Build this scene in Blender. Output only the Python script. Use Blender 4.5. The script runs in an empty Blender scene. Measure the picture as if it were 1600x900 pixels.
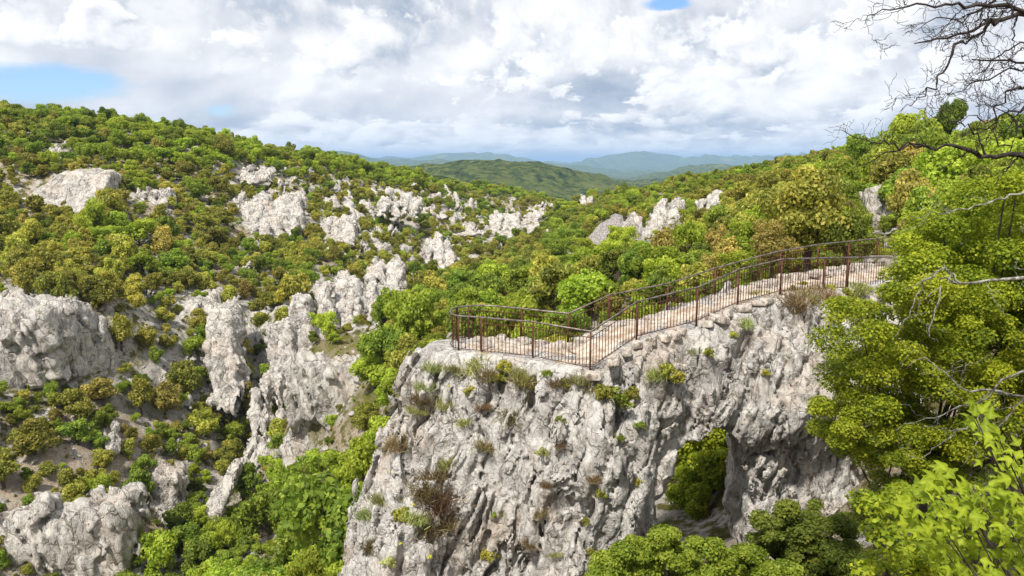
import bpy, math, random
import numpy as np
from mathutils import Vector

# ------------------------------------------------------------------ camera, sky, sun, exposure
S = bpy.context.scene
C = S.collection
F = 1200.0                      # focal length in pixels of the 1600 px wide photograph
HORIZON = 255.0
PITCH = math.atan((450.0 - HORIZON) / F)
cam_d = bpy.data.cameras.new("camera")
cam_d.sensor_width = 36.0
cam_d.lens = 36.0 * F / 1600.0
cam_d.clip_start = 0.05
cam_d.clip_end = 80000.0
cam = bpy.data.objects.new("camera", cam_d)
C.objects.link(cam)
cam.location = (0, 0, 0)
cam.rotation_euler = (math.pi / 2 - PITCH, 0, 0)
S.camera = cam

SUN_EL, SUN_AZ = math.radians(53), math.radians(-152)     # azimuth from +Y, clockwise; negative = left, behind the camera
sun_d = bpy.data.lights.new("sun", 'SUN')
sun_d.energy = 3.7
sun_d.angle = math.radians(4)
sun_d.color = (1.0, 0.95, 0.86)
sun = bpy.data.objects.new("sun", sun_d)
C.objects.link(sun)
sv = Vector((math.sin(SUN_AZ) * math.cos(SUN_EL), math.cos(SUN_AZ) * math.cos(SUN_EL), math.sin(SUN_EL)))
sun.rotation_euler = sv.to_track_quat('Z', 'Y').to_euler()
sun.location = (-60, -60, 120)

S.view_settings.view_transform = 'Standard'
S.view_settings.look = 'None'
S.view_settings.exposure = 0.65
S.view_settings.gamma = 1.0
S.view_settings.use_curve_mapping = False
S.render.engine = 'CYCLES'
S.cycles.use_denoising = True
S.cycles.max_bounces = 5
S.cycles.diffuse_bounces = 3
S.cycles.glossy_bounces = 1
S.cycles.transmission_bounces = 3
S.cycles.transparent_max_bounces = 4
S.cycles.volume_bounces = 0
S.cycles.sample_clamp_indirect = 4.0

SP, CP = math.sin(PITCH), math.cos(PITCH)


def ray(px, py):
    a, b = (px - 800.0) / F, -(py - 450.0) / F
    return np.array([a, CP + b * SP, -SP + b * CP])


def at(px, py, Y):
    d = ray(px, py)
    return d * (Y / d[1])


def at_z(px, py, z):
    d = ray(px, py)
    return d * (z / d[2])


def project(P):
    P = np.asarray(P, float)
    zc = P[..., 1] * CP - P[..., 2] * SP
    yc = P[..., 1] * SP + P[..., 2] * CP
    return 800 + F * P[..., 0] / zc, 450 - F * yc / zc


# ------------------------------------------------------------------ node helpers
class NT:
    def __init__(self, tree):
        self.t = tree
        self.n = tree.nodes
        self.l = tree.links

    def new(self, typ, **kw):
        n = self.n.new(typ)
        for k, v in kw.items():
            setattr(n, k, v)
        return n

    def put(self, sock, v):
        if v is None:
            return
        if hasattr(v, 'is_output'):
            self.l.new(v, sock)
        else:
            if sock.type == 'RGBA' and not isinstance(v, (int, float)) and len(v) == 3:
                v = (*v, 1)
            sock.default_value = v

    def math(self, op, a, b=None, c=None, clamp=False):
        n = self.new('ShaderNodeMath', operation=op)
        n.use_clamp = clamp
        for i, v in enumerate((a, b, c)):
            self.put(n.inputs[i], v)
        return n.outputs[0]

    def noise(self, vec, scale, detail=6, rough=0.55, dist=0.0, typ='FBM'):
        n = self.new('ShaderNodeTexNoise')
        n.noise_dimensions = '3D'
        self.put(n.inputs['Vector'], vec)
        n.inputs['Scale'].default_value = scale
        n.inputs['Detail'].default_value = detail
        n.inputs['Roughness'].default_value = rough
        n.inputs['Distortion'].default_value = dist
        return n.outputs['Fac']

    def voro(self, vec, scale, feature='F1', rand=1.0, out='Distance'):
        n = self.new('ShaderNodeTexVoronoi', feature=feature)
        self.put(n.inputs['Vector'], vec)
        n.inputs['Scale'].default_value = scale
        n.inputs['Randomness'].default_value = rand
        return n.outputs[out]

    def mapr(self, v, a, b, c=0.0, d=1.0, smooth=True):
        n = self.new('ShaderNodeMapRange')
        n.interpolation_type = 'SMOOTHSTEP' if smooth else 'LINEAR'
        self.put(n.inputs[0], v)
        for i, x in zip((1, 2, 3, 4), (a, b, c, d)):
            n.inputs[i].default_value = x
        return n.outputs[0]

    def mix(self, f, a, b, mode='MIX'):
        n = self.new('ShaderNodeMix', data_type='RGBA', blend_type=mode)
        self.put(n.inputs[0], f)
        self.put(n.inputs[6], a)
        self.put(n.inputs[7], b)
        return n.outputs[2]

    def ramp(self, f, stops):
        n = self.new('ShaderNodeValToRGB')
        e = n.color_ramp.elements
        while len(e) < len(stops):
            e.new(0.5)
        for k, (p, c) in enumerate(stops):
            e[k].position = p
            e[k].color = (*c, 1)
        self.put(n.inputs[0], f)
        return n.outputs[0]

    def vscale(self, vec, s, off=(0, 0, 0)):
        n = self.new('ShaderNodeMapping')
        self.put(n.inputs[0], vec)
        n.inputs['Scale'].default_value = s
        n.inputs['Location'].default_value = off
        return n.outputs[0]


def new_mat(name):
    m = bpy.data.materials.new(name)
    m.use_nodes = True
    m.node_tree.nodes.clear()
    return m, NT(m.node_tree)


# ------------------------------------------------------------------ sky with cloud layer
W = bpy.data.worlds.new("World")
S.world = W
W.cycles.sampling_method = 'MANUAL'
W.cycles.sample_map_resolution = 256
W.use_nodes = True
W.node_tree.nodes.clear()
nt = NT(W.node_tree)
sky = nt.new('ShaderNodeTexSky', sky_type='NISHITA')
sky.sun_disc = False
sky.sun_elevation = SUN_EL
sky.sun_rotation = SUN_AZ
sky.air_density = 1.0
sky.dust_density = 0.4
sky.ozone_density = 2.0
tc = nt.new('ShaderNodeTexCoord')
sep = nt.new('ShaderNodeSeparateXYZ')
nt.put(sep.inputs[0], tc.outputs['Generated'])
dx, dy, dz = sep.outputs
az = nt.math('ARCTAN2', dx, dy)
el = nt.math('ARCSINE', dz)
elp = nt.math('MAXIMUM', el, 0.0)
CC = 0.09
ec = nt.math('ADD', elp, CC)
cu = nt.math('MULTIPLY', az, 5.0)
cv = nt.math('MULTIPLY', nt.math('LOGARITHM', ec, math.e), 1.5)


def cvec(ou, ov, seed):
    n = nt.new('ShaderNodeCombineXYZ')
    nt.put(n.inputs[0], nt.math('ADD', cu, ou))
    nt.put(n.inputs[1], nt.math('ADD', cv, ov))
    n.inputs[2].default_value = seed
    return n.outputs[0]


def blob(px, py, rx, ry):
    d = ray(px, py)
    a0 = math.atan2(d[0], d[1])
    e0 = math.atan2(d[2], math.hypot(d[0], d[1]))
    x = nt.math('MULTIPLY', nt.math('SUBTRACT', az, a0), F / rx)
    y = nt.math('MULTIPLY', nt.math('SUBTRACT', el, e0), F / ry)
    r2 = nt.math('ADD', nt.math('MULTIPLY', x, x), nt.math('MULTIPLY', y, y))
    return nt.math('EXPONENT', nt.math('MULTIPLY', r2, -1.0))


# places where the blue shows (negative) or the deck is thick (positive)
gap = None
for (px, py, rx, ry, amp) in ((40, 128, 180, 36, -0.44), (345, 172, 46, 18, -0.22), (250, 14, 34, 10, -0.26), (1040, 6, 46, 12, -0.30), (195, 46, 24, 12, -0.10),
                              (700, 215, 900, 22, 0.10), (560, 60, 420, 60, 0.08), (1150, 90, 330, 80, 0.10)):
    gap = nt.math('MULTIPLY', blob(px, py, rx, ry), amp) if gap is None else nt.math('MULTIPLY_ADD', blob(px, py, rx, ry), amp, gap)
tint = None
for (px, py, rx, ry, amp) in ((1080, 197, 230, 15, -0.34), (900, 160, 130, 34, -0.14), (640, 25, 280, 36, -0.20), (100, 8, 130, 22, -0.16), (760, 194, 130, 9, -0.14), (420, 82, 120, 12, -0.14), (140, 84, 90, 12, -0.12),
                              (970, 40, 110, 50, 0.16), (500, 150, 300, 34, 0.12), (1270, 165, 120, 20, 0.12), (800, 226, 900, 14, 0.20), (1180, 110, 180, 40, 0.06), (160, 60, 160, 16, 0.10)):
    tint = nt.math('MULTIPLY', blob(px, py, rx, ry), amp) if tint is None else nt.math('MULTIPLY_ADD', blob(px, py, rx, ry), amp, tint)


def layer(scale, seed, lo, w, rough, up, k1, base, dist=0.2):
    d_a = nt.noise(cvec(0, 0, seed), scale, 7, rough, dist)
    d_b = nt.noise(cvec(-0.45 * up, up, seed), scale, 3, 0.5, dist)
    d_g = nt.math('ADD', d_a, gap)
    msk = nt.mapr(d_g, lo, lo + w)
    sh = nt.math('MULTIPLY_ADD', nt.math('SUBTRACT', d_a, d_b), k1, base)
    return msk, nt.math('ADD', sh, tint)


def shade(v):
    return nt.ramp(v, ((0.0, (0.36, 0.42, 0.53)), (0.30, (0.55, 0.59, 0.66)), (0.52, (0.74, 0.75, 0.785)), (0.74, (0.90, 0.90, 0.915)), (0.95, (1.0, 0.995, 0.985))))


LAYERS_SKY = ((0.65, 2.3, 0.24, 0.16, 0.60, 0.30, 2.2, 0.48), (0.85, 7.9, 0.475, 0.07, 0.60, 0.20, 3.2, 0.54), (1.25, 13.1, 0.515, 0.06, 0.60, 0.15, 3.4, 0.62), (1.9, 21.7, 0.555, 0.06, 0.62, 0.10, 3.4, 0.66))
ccol, cover = None, None
for spec in LAYERS_SKY:
    mk, shd = layer(*spec)
    c_ = shade(shd)
    if ccol is None:
        ccol, cover = c_, mk
    else:
        ccol = nt.mix(mk, ccol, c_)
        cover = nt.math('MAXIMUM', cover, mk)
bg_sky = nt.new('ShaderNodeBackground')
nt.put(bg_sky.inputs[0], nt.mix(1.0, sky.outputs[0], (0.74, 0.88, 1.12), 'MULTIPLY'))
bg_sky.inputs[1].default_value = 0.10
bg_c = nt.new('ShaderNodeBackground')
nt.put(bg_c.inputs[0], ccol)
bg_c.inputs[1].default_value = 0.75
mx = nt.new('ShaderNodeMixShader')
below = nt.mapr(el, -0.08, -0.02)
nt.put(mx.inputs[0], nt.math('MULTIPLY', cover, below))
nt.l.new(bg_sky.outputs[0], mx.inputs[1])
nt.l.new(bg_c.outputs[0], mx.inputs[2])
wo = nt.new('ShaderNodeOutputWorld')
nt.l.new(mx.outputs[0], wo.inputs[0])

# ------------------------------------------------------------------ numpy noise
_rt = np.random.default_rng(11)
_TAB = _rt.random((64, 64, 64)).astype(np.float32) * 2 - 1
_JIT = _rt.random((64, 64, 64, 3)).astype(np.float32)


def vnoise(P):
    i = np.floor(P).astype(np.int64)
    f = (P - i).astype(np.float32)
    f = f * f * f * (f * (f * 6 - 15) + 10)
    i &= 63
    j = (i + 1) & 63
    x0, y0, z0 = i[:, 0], i[:, 1], i[:, 2]
    x1, y1, z1 = j[:, 0], j[:, 1], j[:, 2]
    fx, fy, fz = f[:, 0], f[:, 1], f[:, 2]
    T = _TAB
    a = T[x0, y0, z0] * (1 - fx) + T[x1, y0, z0] * fx
    b = T[x0, y1, z0] * (1 - fx) + T[x1, y1, z0] * fx
    c = T[x0, y0, z1] * (1 - fx) + T[x1, y0, z1] * fx
    d = T[x0, y1, z1] * (1 - fx) + T[x1, y1, z1] * fx
    return (a * (1 - fy) + b * fy) * (1 - fz) + (c * (1 - fy) + d * fy) * fz


def fbm(P, scale=(1, 1, 1), octs=4, gain=0.5, off=0.0):
    P = np.asarray(P, np.float32) * np.asarray(scale, np.float32) + np.float32(off + 17.3)
    out = np.zeros(len(P), np.float32)
    a = 1.0
    for k in range(octs):
        out += a * vnoise(P)
        P = P * 2.03 + 5.7
        a *= gain
    return out


def cells(P, scale, off=0.0):
    """F1 and F2 - F1 of jittered cells."""
    P = np.asarray(P, np.float32) * np.asarray(scale, np.float32) + np.float32(off)
    i = np.floor(P).astype(np.int64)
    f = P - i
    f1 = np.full(len(P), 9, np.float32)
    f2 = f1.copy()
    for a in (-1, 0, 1):
        for b in (-1, 0, 1):
            for c in (-1, 0, 1):
                q = (i + (a, b, c)) & 63
                j = _JIT[q[:, 0], q[:, 1], q[:, 2]]
                d = np.sqrt(((j + np.array((a, b, c), np.float32) - f) ** 2).sum(1))
                lo = d < f1
                f2 = np.where(lo, f1, np.minimum(f2, d))
                f1 = np.where(lo, d, f1)
    return f1, f2 - f1


def facets(P, scale, off=0.0, tilt=0.5):
    """blocky broken surface: every jittered cell gets its own level and tilt; also the distance to the block's edge"""
    P = np.asarray(P, np.float32) * np.asarray(scale, np.float32) + np.float32(off)
    i = np.floor(P).astype(np.int64)
    f = (P - i).astype(np.float32)
    f1 = np.full(len(P), 9, np.float32)
    f2 = f1.copy()
    lev = np.zeros(len(P), np.float32)
    for a in (-1, 0, 1):
        for b in (-1, 0, 1):
            for c in (-1, 0, 1):
                q = (i + (a, b, c)) & 63
                j = _JIT[q[:, 0], q[:, 1], q[:, 2]]
                e = j + np.array((a, b, c), np.float32) - f
                d = np.sqrt((e ** 2).sum(1))
                lo = d < f1
                f2 = np.where(lo, f1, np.minimum(f2, d))
                f1 = np.where(lo, d, f1)
                r = _JIT[q[:, 1], q[:, 2], q[:, 0]]
                lv = (r[:, 0] * 2 - 1) + tilt * ((2 * r - 1) * e).sum(1) * 2
                lev = np.where(lo, lv, lev)
    return lev, f2 - f1


# ------------------------------------------------------------------ mesh helpers
def mesh_from(name, V, Fc, mat=None, smooth=True, attrs=None):
    """V (n,3); Fc (m,k) array of one face size or list of such arrays."""
    V = np.asarray(V, np.float32)
    if isinstance(Fc, np.ndarray):
        Fc = [Fc]
    Fc = [np.asarray(f, np.int32) for f in Fc if len(f)]
    loops = np.concatenate([f.ravel() for f in Fc])
    tot = np.concatenate([np.full(len(f), f.shape[1], np.int32) for f in Fc])
    st = np.concatenate([[0], np.cumsum(tot)[:-1]]).astype(np.int32)
    me = bpy.data.meshes.new(name)
    me.vertices.add(len(V))
    me.vertices.foreach_set('co', V.ravel())
    me.loops.add(len(loops))
    me.loops.foreach_set('vertex_index', loops)
    me.polygons.add(len(st))
    me.polygons.foreach_set('loop_start', st)
    me.polygons.foreach_set('loop_total', tot)
    if smooth:
        me.polygons.foreach_set('use_smooth', np.ones(len(st), bool))
    if attrs:
        for k, v in attrs.items():
            a = me.attributes.new(k, 'FLOAT', 'POINT')
            a.data.foreach_set('value', np.asarray(v, np.float32))
    me.update(calc_edges=True)
    me.validate()
    if mat:
        me.materials.append(mat)
    return me


def link(name, me, loc=(0, 0, 0), parent=None, rot=(0, 0, 0), scale=(1, 1, 1)):
    o = bpy.data.objects.new(name, me)
    C.objects.link(o)
    o.location = loc
    o.rotation_euler = rot
    o.scale = scale
    if parent:
        o.parent = parent
    return o


def tag(o, label=None, cat=None, group=None, kind=None):
    if label:
        o['label'] = label
    if cat:
        o['category'] = cat
    if group:
        o['group'] = group
    if kind:
        o['kind'] = kind
    return o


def surface_nets(D, org, h):
    nx, ny, nz = D.shape
    ins = D < 0
    c = [(a, b, e) for a in (0, 1) for b in (0, 1) for e in (0, 1)]
    cnt = np.zeros((nx - 1, ny - 1, nz - 1), np.int8)
    for a, b, e in c:
        cnt += ins[a:nx - 1 + a, b:ny - 1 + b, e:nz - 1 + e]
    act = (cnt > 0) & (cnt < 8)
    idx = np.full(act.shape, -1, np.int32)
    A = np.argwhere(act)
    idx[act] = np.arange(len(A))
    acc = np.zeros((len(A), 3), np.float32)
    num = np.zeros(len(A), np.float32)
    for p in c:
        for ax in range(3):
            if p[ax]:
                continue
            q = list(p)
            q[ax] = 1
            v0 = D[A[:, 0] + p[0], A[:, 1] + p[1], A[:, 2] + p[2]]
            v1 = D[A[:, 0] + q[0], A[:, 1] + q[1], A[:, 2] + q[2]]
            m = (v0 < 0) != (v1 < 0)
            t = np.where(m, v0 / np.where(m, v0 - v1, 1), 0)
            pt = np.tile(np.array(p, np.float32), (len(A), 1))
            pt[:, ax] += t
            acc += pt * m[:, None]
            num += m
    V = (A + acc / num[:, None]) * h + np.asarray(org)
    faces = []
    for ax in range(3):
        s0 = [slice(1, -1)] * 3
        s1 = [slice(1, -1)] * 3
        s0[ax] = slice(0, -1)
        s1[ax] = slice(1, None)
        a0, a1 = ins[tuple(s0)], ins[tuple(s1)]
        ch = np.argwhere(a0 != a1)
        sg = a0[a0 != a1]
        ch = ch + 1
        ch[:, ax] -= 1
        o1, o2 = [(1, 2), (2, 0), (0, 1)][ax]

        def cell(d1, d2):
            q = ch.copy()
            q[:, o1] += d1
            q[:, o2] += d2
            return idx[q[:, 0], q[:, 1], q[:, 2]]
        quad = np.stack([cell(-1, -1), cell(0, -1), cell(0, 0), cell(-1, 0)], 1)
        quad[~sg] = quad[~sg][:, ::-1]
        faces.append(quad)
    return V, np.concatenate(faces)


class MB:
    """collects tubes, boxes and leaf quads into one mesh"""
    def __init__(self):
        self.v, self.q, self.n = [], [], 0
        self.a = []

    def add(self, V, Q, a=0.0):
        self.v.append(np.asarray(V, np.float32))
        self.q.append(np.asarray(Q, np.int32) + self.n)
        self.a.append(np.full(len(V), a, np.float32) if np.isscalar(a) else np.asarray(a, np.float32))
        self.n += len(V)

    def tube(self, P, R, k=6, a=0.0):
        P = np.asarray(P, float)
        n = len(P)
        R = np.broadcast_to(np.asarray(R, float), (n,))
        T = np.gradient(P, axis=0)
        T /= np.linalg.norm(T, axis=1)[:, None] + 1e-9
        ref = np.array([0.31, 0.17, 0.93])
        if abs(T.mean(0) @ ref) > 0.9 * np.linalg.norm(T.mean(0)):
            ref = np.array([1.0, 0, 0])
        U = np.cross(T, ref)
        U /= np.linalg.norm(U, axis=1)[:, None] + 1e-9
        Vv = np.cross(T, U)
        ang = np.arange(k) * 2 * math.pi / k
        ring = (U[:, None] * np.cos(ang)[None, :, None] + Vv[:, None] * np.sin(ang)[None, :, None]) * R[:, None, None] + P[:, None]
        i = np.arange(n - 1)[:, None] * k
        j = np.arange(k)[None]
        q = np.stack([i + j, i + (j + 1) % k, i + k + (j + 1) % k, i + k + j], -1).reshape(-1, 4)
        V = ring.reshape(-1, 3)
        caps = []
        if k % 2 == 0 and k >= 4:
            for base in (0, (n - 1) * k):
                for s in range(0, k - 2, 2):
                    caps.append((base, base + s + 1, base + s + 2, base + s + 3 if s + 3 < k else base))
        caps = [c for c in caps if len(set(c)) == 4]
        if caps:
            q = np.concatenate([q, np.array(caps)])
        self.add(V, q, a)

    def box(self, c, s, a=0.0):
        c, s = np.asarray(c, float), np.asarray(s, float) / 2
        V = np.array([(x, y, z) for x in (-1, 1) for y in (-1, 1) for z in (-1, 1)]) * s + c
        self.add(V, [(0, 1, 3, 2), (4, 6, 7, 5), (0, 4, 5, 1), (2, 3, 7, 6), (0, 2, 6, 4), (1, 5, 7, 3)], a)

    def mesh(self, name, mat, smooth=True):
        return mesh_from(name, np.concatenate(self.v), np.concatenate(self.q), mat, smooth, {'lv': np.concatenate(self.a)})


def leaf_quads(c, n, L, Wd, rng, a=None):
    """rhombus leaves: centres c, normals n, lengths L"""
    m = len(c)
    n = n / (np.linalg.norm(n, axis=1)[:, None] + 1e-9)
    r = rng.normal(size=(m, 3))
    t = np.cross(n, r)
    t /= np.linalg.norm(t, axis=1)[:, None] + 1e-9
    b = np.cross(n, t)
    L = np.broadcast_to(L, (m,))[:, None]
    V = np.stack([c - t * L, c + b * L * Wd, c + t * L, c - b * L * Wd], 1).reshape(-1, 3)
    Q = np.arange(4 * m).reshape(-1, 4)
    if a is None:
        a = rng.random(m)
    return V, Q, np.repeat(a, 4)


def sph(rng, m, up=0.0):
    d = rng.normal(size=(m, 3))
    d[:, 2] += up
    return d / np.linalg.norm(d, axis=1)[:, None]


# ------------------------------------------------------------------ materials
def limestone(name, s=1.0, base=((0.34, 0.325, 0.31), (0.58, 0.555, 0.525), (0.76, 0.73, 0.69)), warm=0.35, bumps=1.0, stain=0.38, lichen=0.22):
    m, t = new_mat(name)
    geo = t.new('ShaderNodeNewGeometry')
    pos = geo.outputs['Position']
    big = t.noise(pos, 0.55 * s, 5, 0.6)
    mid = t.noise(pos, 2.6 * s, 7, 0.66, 0.3)
    fine = t.noise(pos, 11 * s, 6, 0.7)
    spk = t.noise(pos, 30 * s, 4, 0.7)
    stv = t.vscale(pos, (1.8 * s, 1.8 * s, 0.22 * s))
    streak = t.noise(stv, 1.0, 6, 0.62, 0.5)
    f = t.math('MULTIPLY_ADD', mid, 0.65, t.math('MULTIPLY', fine, 0.45))
    col = t.ramp(f, ((0.30, base[0]), (0.50, base[1]), (0.68, base[2])))
    wm = t.mapr(big, 0.48, 0.72, 0, warm)
    col = t.mix(wm, col, (0.50, 0.37, 0.25))
    pk = t.mapr(t.noise(pos, 1.1 * s, 4, 0.6, 0.0), 0.52, 0.75, 0, warm * 0.8)
    col = t.mix(pk, col, (0.45, 0.37, 0.335))
    st = t.mapr(streak, 0.56, 0.72, 0, stain)
    col = t.mix(st, col, (0.15, 0.155, 0.165))
    lc = t.math('MULTIPLY', t.mapr(t.noise(pos, 3.7 * s, 6, 0.7), 0.58, 0.70, 0, lichen), 1.0)
    col = t.mix(lc, col, (0.13, 0.13, 0.07))
    dk = t.mapr(spk, 0.28, 0.46, 0.55, 1.0)
    col = t.mix(1.0, col, t.mix(dk, (0.25, 0.24, 0.23), (1, 1, 1)), 'MULTIPLY')
    cv_ = t.vscale(pos, (1.5 * s, 1.5 * s, 0.45 * s))
    ck = t.math('ABSOLUTE', t.math('SUBTRACT', t.noise(cv_, 1.3, 5, 0.6, 0.6), 0.5))
    ck2 = t.math('ABSOLUTE', t.math('SUBTRACT', t.noise(pos, 2.3 * s, 5, 0.62, 0.3), 0.5))
    crk = t.math('MINIMUM', ck, t.math('MULTIPLY', ck2, 1.6))
    gate = t.mapr(big, 0.44, 0.56)
    cm = t.math('MAXIMUM', t.mapr(crk, 0.0, 0.009, 0.6, 1.0), t.math('MULTIPLY', gate, 0.8))
    col = t.mix(1.0, col, t.mix(cm, (0.30, 0.28, 0.26), (1, 1, 1)), 'MULTIPLY')
    h = t.math('MULTIPLY_ADD', mid, 0.45, t.math('MULTIPLY', fine, 0.42))
    h = t.math('MULTIPLY_ADD', spk, 0.22, h)
    h = t.math('MULTIPLY_ADD', streak, 0.5, h)
    h = t.math('MULTIPLY_ADD', t.mapr(crk, 0.0, 0.02), 0.02, h)
    wob = t.new('ShaderNodeTexNoise')
    t.put(wob.inputs['Vector'], pos)
    wob.inputs['Scale'].default_value = 1.6 * s
    wob.inputs['Detail'].default_value = 5
    acc_n = geo.outputs['Normal']
    edge = None
    for k_, (sc3, sx_, sz_, amt) in enumerate(((1.0, 1.7, 0.75, 0.85), (1.0, 4.2, 2.2, 0.75), (1.0, 10.0, 7.0, 0.5))):
        wv = t.new('ShaderNodeVectorMath', operation='MULTIPLY_ADD')
        t.put(wv.inputs[0], wob.outputs['Color'])
        wv.inputs[1].default_value = (1.1, 1.1, 1.1)
        t.put(wv.inputs[2], t.vscale(pos, (sx_ * s, sx_ * s, sz_ * s), (k_ * 3.1, 0, 0)))
        vo = t.new('ShaderNodeTexVoronoi', feature='F1')
        t.put(vo.inputs['Vector'], wv.outputs[0])
        vo.inputs['Scale'].default_value = 1.0
        ce = t.new('ShaderNodeVectorMath', operation='SUBTRACT')
        t.put(ce.inputs[0], vo.outputs['Color'])
        ce.inputs[1].default_value = (0.5, 0.5, 0.5)
        ma = t.new('ShaderNodeVectorMath', operation='MULTIPLY_ADD')
        t.put(ma.inputs[0], ce.outputs[0])
        ma.inputs[1].default_value = (amt, amt, amt)
        t.put(ma.inputs[2], acc_n)
        acc_n = ma.outputs[0]
        if k_ < 2:
            ed = t.new('ShaderNodeTexVoronoi', feature='DISTANCE_TO_EDGE')
            t.put(ed.inputs['Vector'], wv.outputs[0])
            ed.inputs['Scale'].default_value = 1.0
            e_ = t.math('MAXIMUM', t.mapr(ed.outputs['Distance'], 0.0, (0.055, 0.07)[k_], (0.0, 0.35)[k_], 1.0), t.mapr(t.noise(pos, (0.9, 2.3)[k_] * s, 3, 0.6, 0.0), 0.42, 0.58))
            edge = e_ if edge is None else t.math('MULTIPLY', edge, e_)
    nn = t.new('ShaderNodeVectorMath', operation='NORMALIZE')
    t.put(nn.inputs[0], acc_n)
    col = t.mix(1.0, col, t.mix(edge, (0.50, 0.46, 0.42), (1, 1, 1)), 'MULTIPLY')
    h = t.math('MULTIPLY_ADD', edge, 0.18, h)
    b = t.new('ShaderNodeBump')
    t.l.new(nn.outputs[0], b.inputs['Normal'])
    b.inputs['Strength'].default_value = 0.9
    b.inputs['Distance'].default_value = 0.28 * bumps / s
    t.put(b.inputs['Height'], h)
    p = t.new('ShaderNodeBsdfPrincipled')
    t.put(p.inputs['Base Color'], col)
    p.inputs['Roughness'].default_value = 0.92
    p.inputs['Specular IOR Level'].default_value = 0.15
    t.l.new(b.outputs[0], p.inputs['Normal'])
    o = t.new('ShaderNodeOutputMaterial')
    t.l.new(p.outputs[0], o.inputs[0])
    return m


def foliage(name, stops, hue=0.03, val=0.35, trans=0.44, gain=2.6):
    m, t = new_mat(name)
    a = t.new('ShaderNodeAttribute', attribute_name='lv')
    col = t.ramp(a.outputs['Fac'], [(q_, tuple(min(0.8, v_ * gain) for v_ in c_)) for q_, c_ in stops])
    oi = t.new('ShaderNodeObjectInfo')
    hs = t.new('ShaderNodeHueSaturation')
    t.put(hs.inputs['Hue'], t.mapr(oi.outputs['Random'], 0, 1, 0.5 - hue, 0.5 + hue, False))
    r2 = t.math('FRACT', t.math('MULTIPLY', oi.outputs['Random'], 7.31))
    t.put(hs.inputs['Value'], t.mapr(r2, 0, 1, 1 - val, 1 + val, False))
    hs.inputs['Saturation'].default_value = 1.0
    t.put(hs.inputs['Color'], col)
    p = t.new('ShaderNodeBsdfPrincipled')
    t.put(p.inputs['Base Color'], hs.outputs[0])
    p.inputs['Roughness'].default_value = 0.6
    p.inputs['Specular IOR Level'].default_value = 0.25
    tr = t.new('ShaderNodeBsdfTranslucent')
    t.put(tr.inputs[0], t.mix(1.0, hs.outputs[0], (1.2, 1.25, 0.6), 'MULTIPLY'))
    mxs = t.new('ShaderNodeMixShader')
    mxs.inputs[0].default_value = trans
    t.l.new(p.outputs[0], mxs.inputs[1])
    t.l.new(tr.outputs[0], mxs.inputs[2])
    o = t.new('ShaderNodeOutputMaterial')
    t.l.new(mxs.outputs[0], o.inputs[0])
    return m


def plain(name, c1, c2, scale, rough=0.8, bump=0.0, metal=0.0, detail=5):
    m, t = new_mat(name)
    pos = t.new('ShaderNodeNewGeometry').outputs['Position']
    f = t.noise(pos, scale, detail, 0.65)
    col = t.mix(t.mapr(f, 0.38, 0.62), c1, c2)
    p = t.new('ShaderNodeBsdfPrincipled')
    t.put(p.inputs['Base Color'], col)
    p.inputs['Roughness'].default_value = rough
    p.inputs['Metallic'].default_value = metal
    p.inputs['Specular IOR Level'].default_value = 0.2
    if bump:
        b = t.new('ShaderNodeBump')
        b.inputs['Distance'].default_value = bump
        t.put(b.inputs['Height'], f)
        t.l.new(b.outputs[0], p.inputs['Normal'])
    o = t.new('ShaderNodeOutputMaterial')
    t.l.new(p.outputs[0], o.inputs[0])
    return m


M_ROCK = limestone('spur_limestone', 1.0, warm=0.48, bumps=0.8, stain=0.6)
M_FAR = limestone('slope_limestone', 0.32, base=((0.34, 0.325, 0.30), (0.56, 0.53, 0.49), (0.72, 0.68, 0.63)), warm=0.35, bumps=0.8, stain=0.5)
M_OLIVE = foliage('olive_foliage', ((0.0, (0.030, 0.038, 0.008)), (0.45, (0.105, 0.108, 0.018)), (0.8, (0.19, 0.175, 0.032)), (1.0, (0.26, 0.22, 0.06))), 0.015)
M_GREEN = foliage('green_foliage', ((0.0, (0.022, 0.040, 0.006)), (0.5, (0.078, 0.106, 0.014)), (1.0, (0.16, 0.18, 0.026))), 0.014)
M_BRIGHT = foliage('spring_foliage', ((0.0, (0.040, 0.066, 0.006)), (0.5, (0.118, 0.150, 0.014)), (1.0, (0.20, 0.222, 0.032))), 0.012, gain=2.4)
M_BROWN = foliage('bronze_foliage', ((0.0, (0.04, 0.036, 0.010)), (0.5, (0.128, 0.110, 0.026)), (1.0, (0.24, 0.19, 0.06))), 0.01)
M_GREY = foliage('grey_green_foliage', ((0.0, (0.05, 0.058, 0.022)), (0.5, (0.13, 0.14, 0.055)), (1.0, (0.22, 0.22, 0.10))))
M_DRY = foliage('dry_stalks', ((0.0, (0.07, 0.045, 0.022)), (0.5, (0.165, 0.118, 0.065)), (1.0, (0.27, 0.21, 0.12))), gain=1.35)
M_MAPLE = foliage('near_maple_foliage', ((0.0, (0.07, 0.10, 0.004)), (0.45, (0.125, 0.165, 0.007)), (1.0, (0.235, 0.275, 0.02))), 0.0, 0.0, 0.45, 1.75)
M_TREE = foliage('right_tree_foliage', ((0.0, (0.030, 0.052, 0.004)), (0.5, (0.115, 0.142, 0.007)), (1.0, (0.225, 0.235, 0.018))), 0.006, 0.1, 0.4, 2.05)
M_FLOWER = foliage('yellow_flower', ((0.0, (0.6, 0.42, 0.01)), (1.0, (0.85, 0.65, 0.03))), 0, 0, 0.3)
M_BARK = plain('bark', (0.05, 0.038, 0.028), (0.13, 0.105, 0.085), 9, 0.9, 0.02)
M_DARKBARK = plain('dark_twig_bark', (0.018, 0.013, 0.010), (0.06, 0.048, 0.040), 14, 0.9, 0.01)
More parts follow.
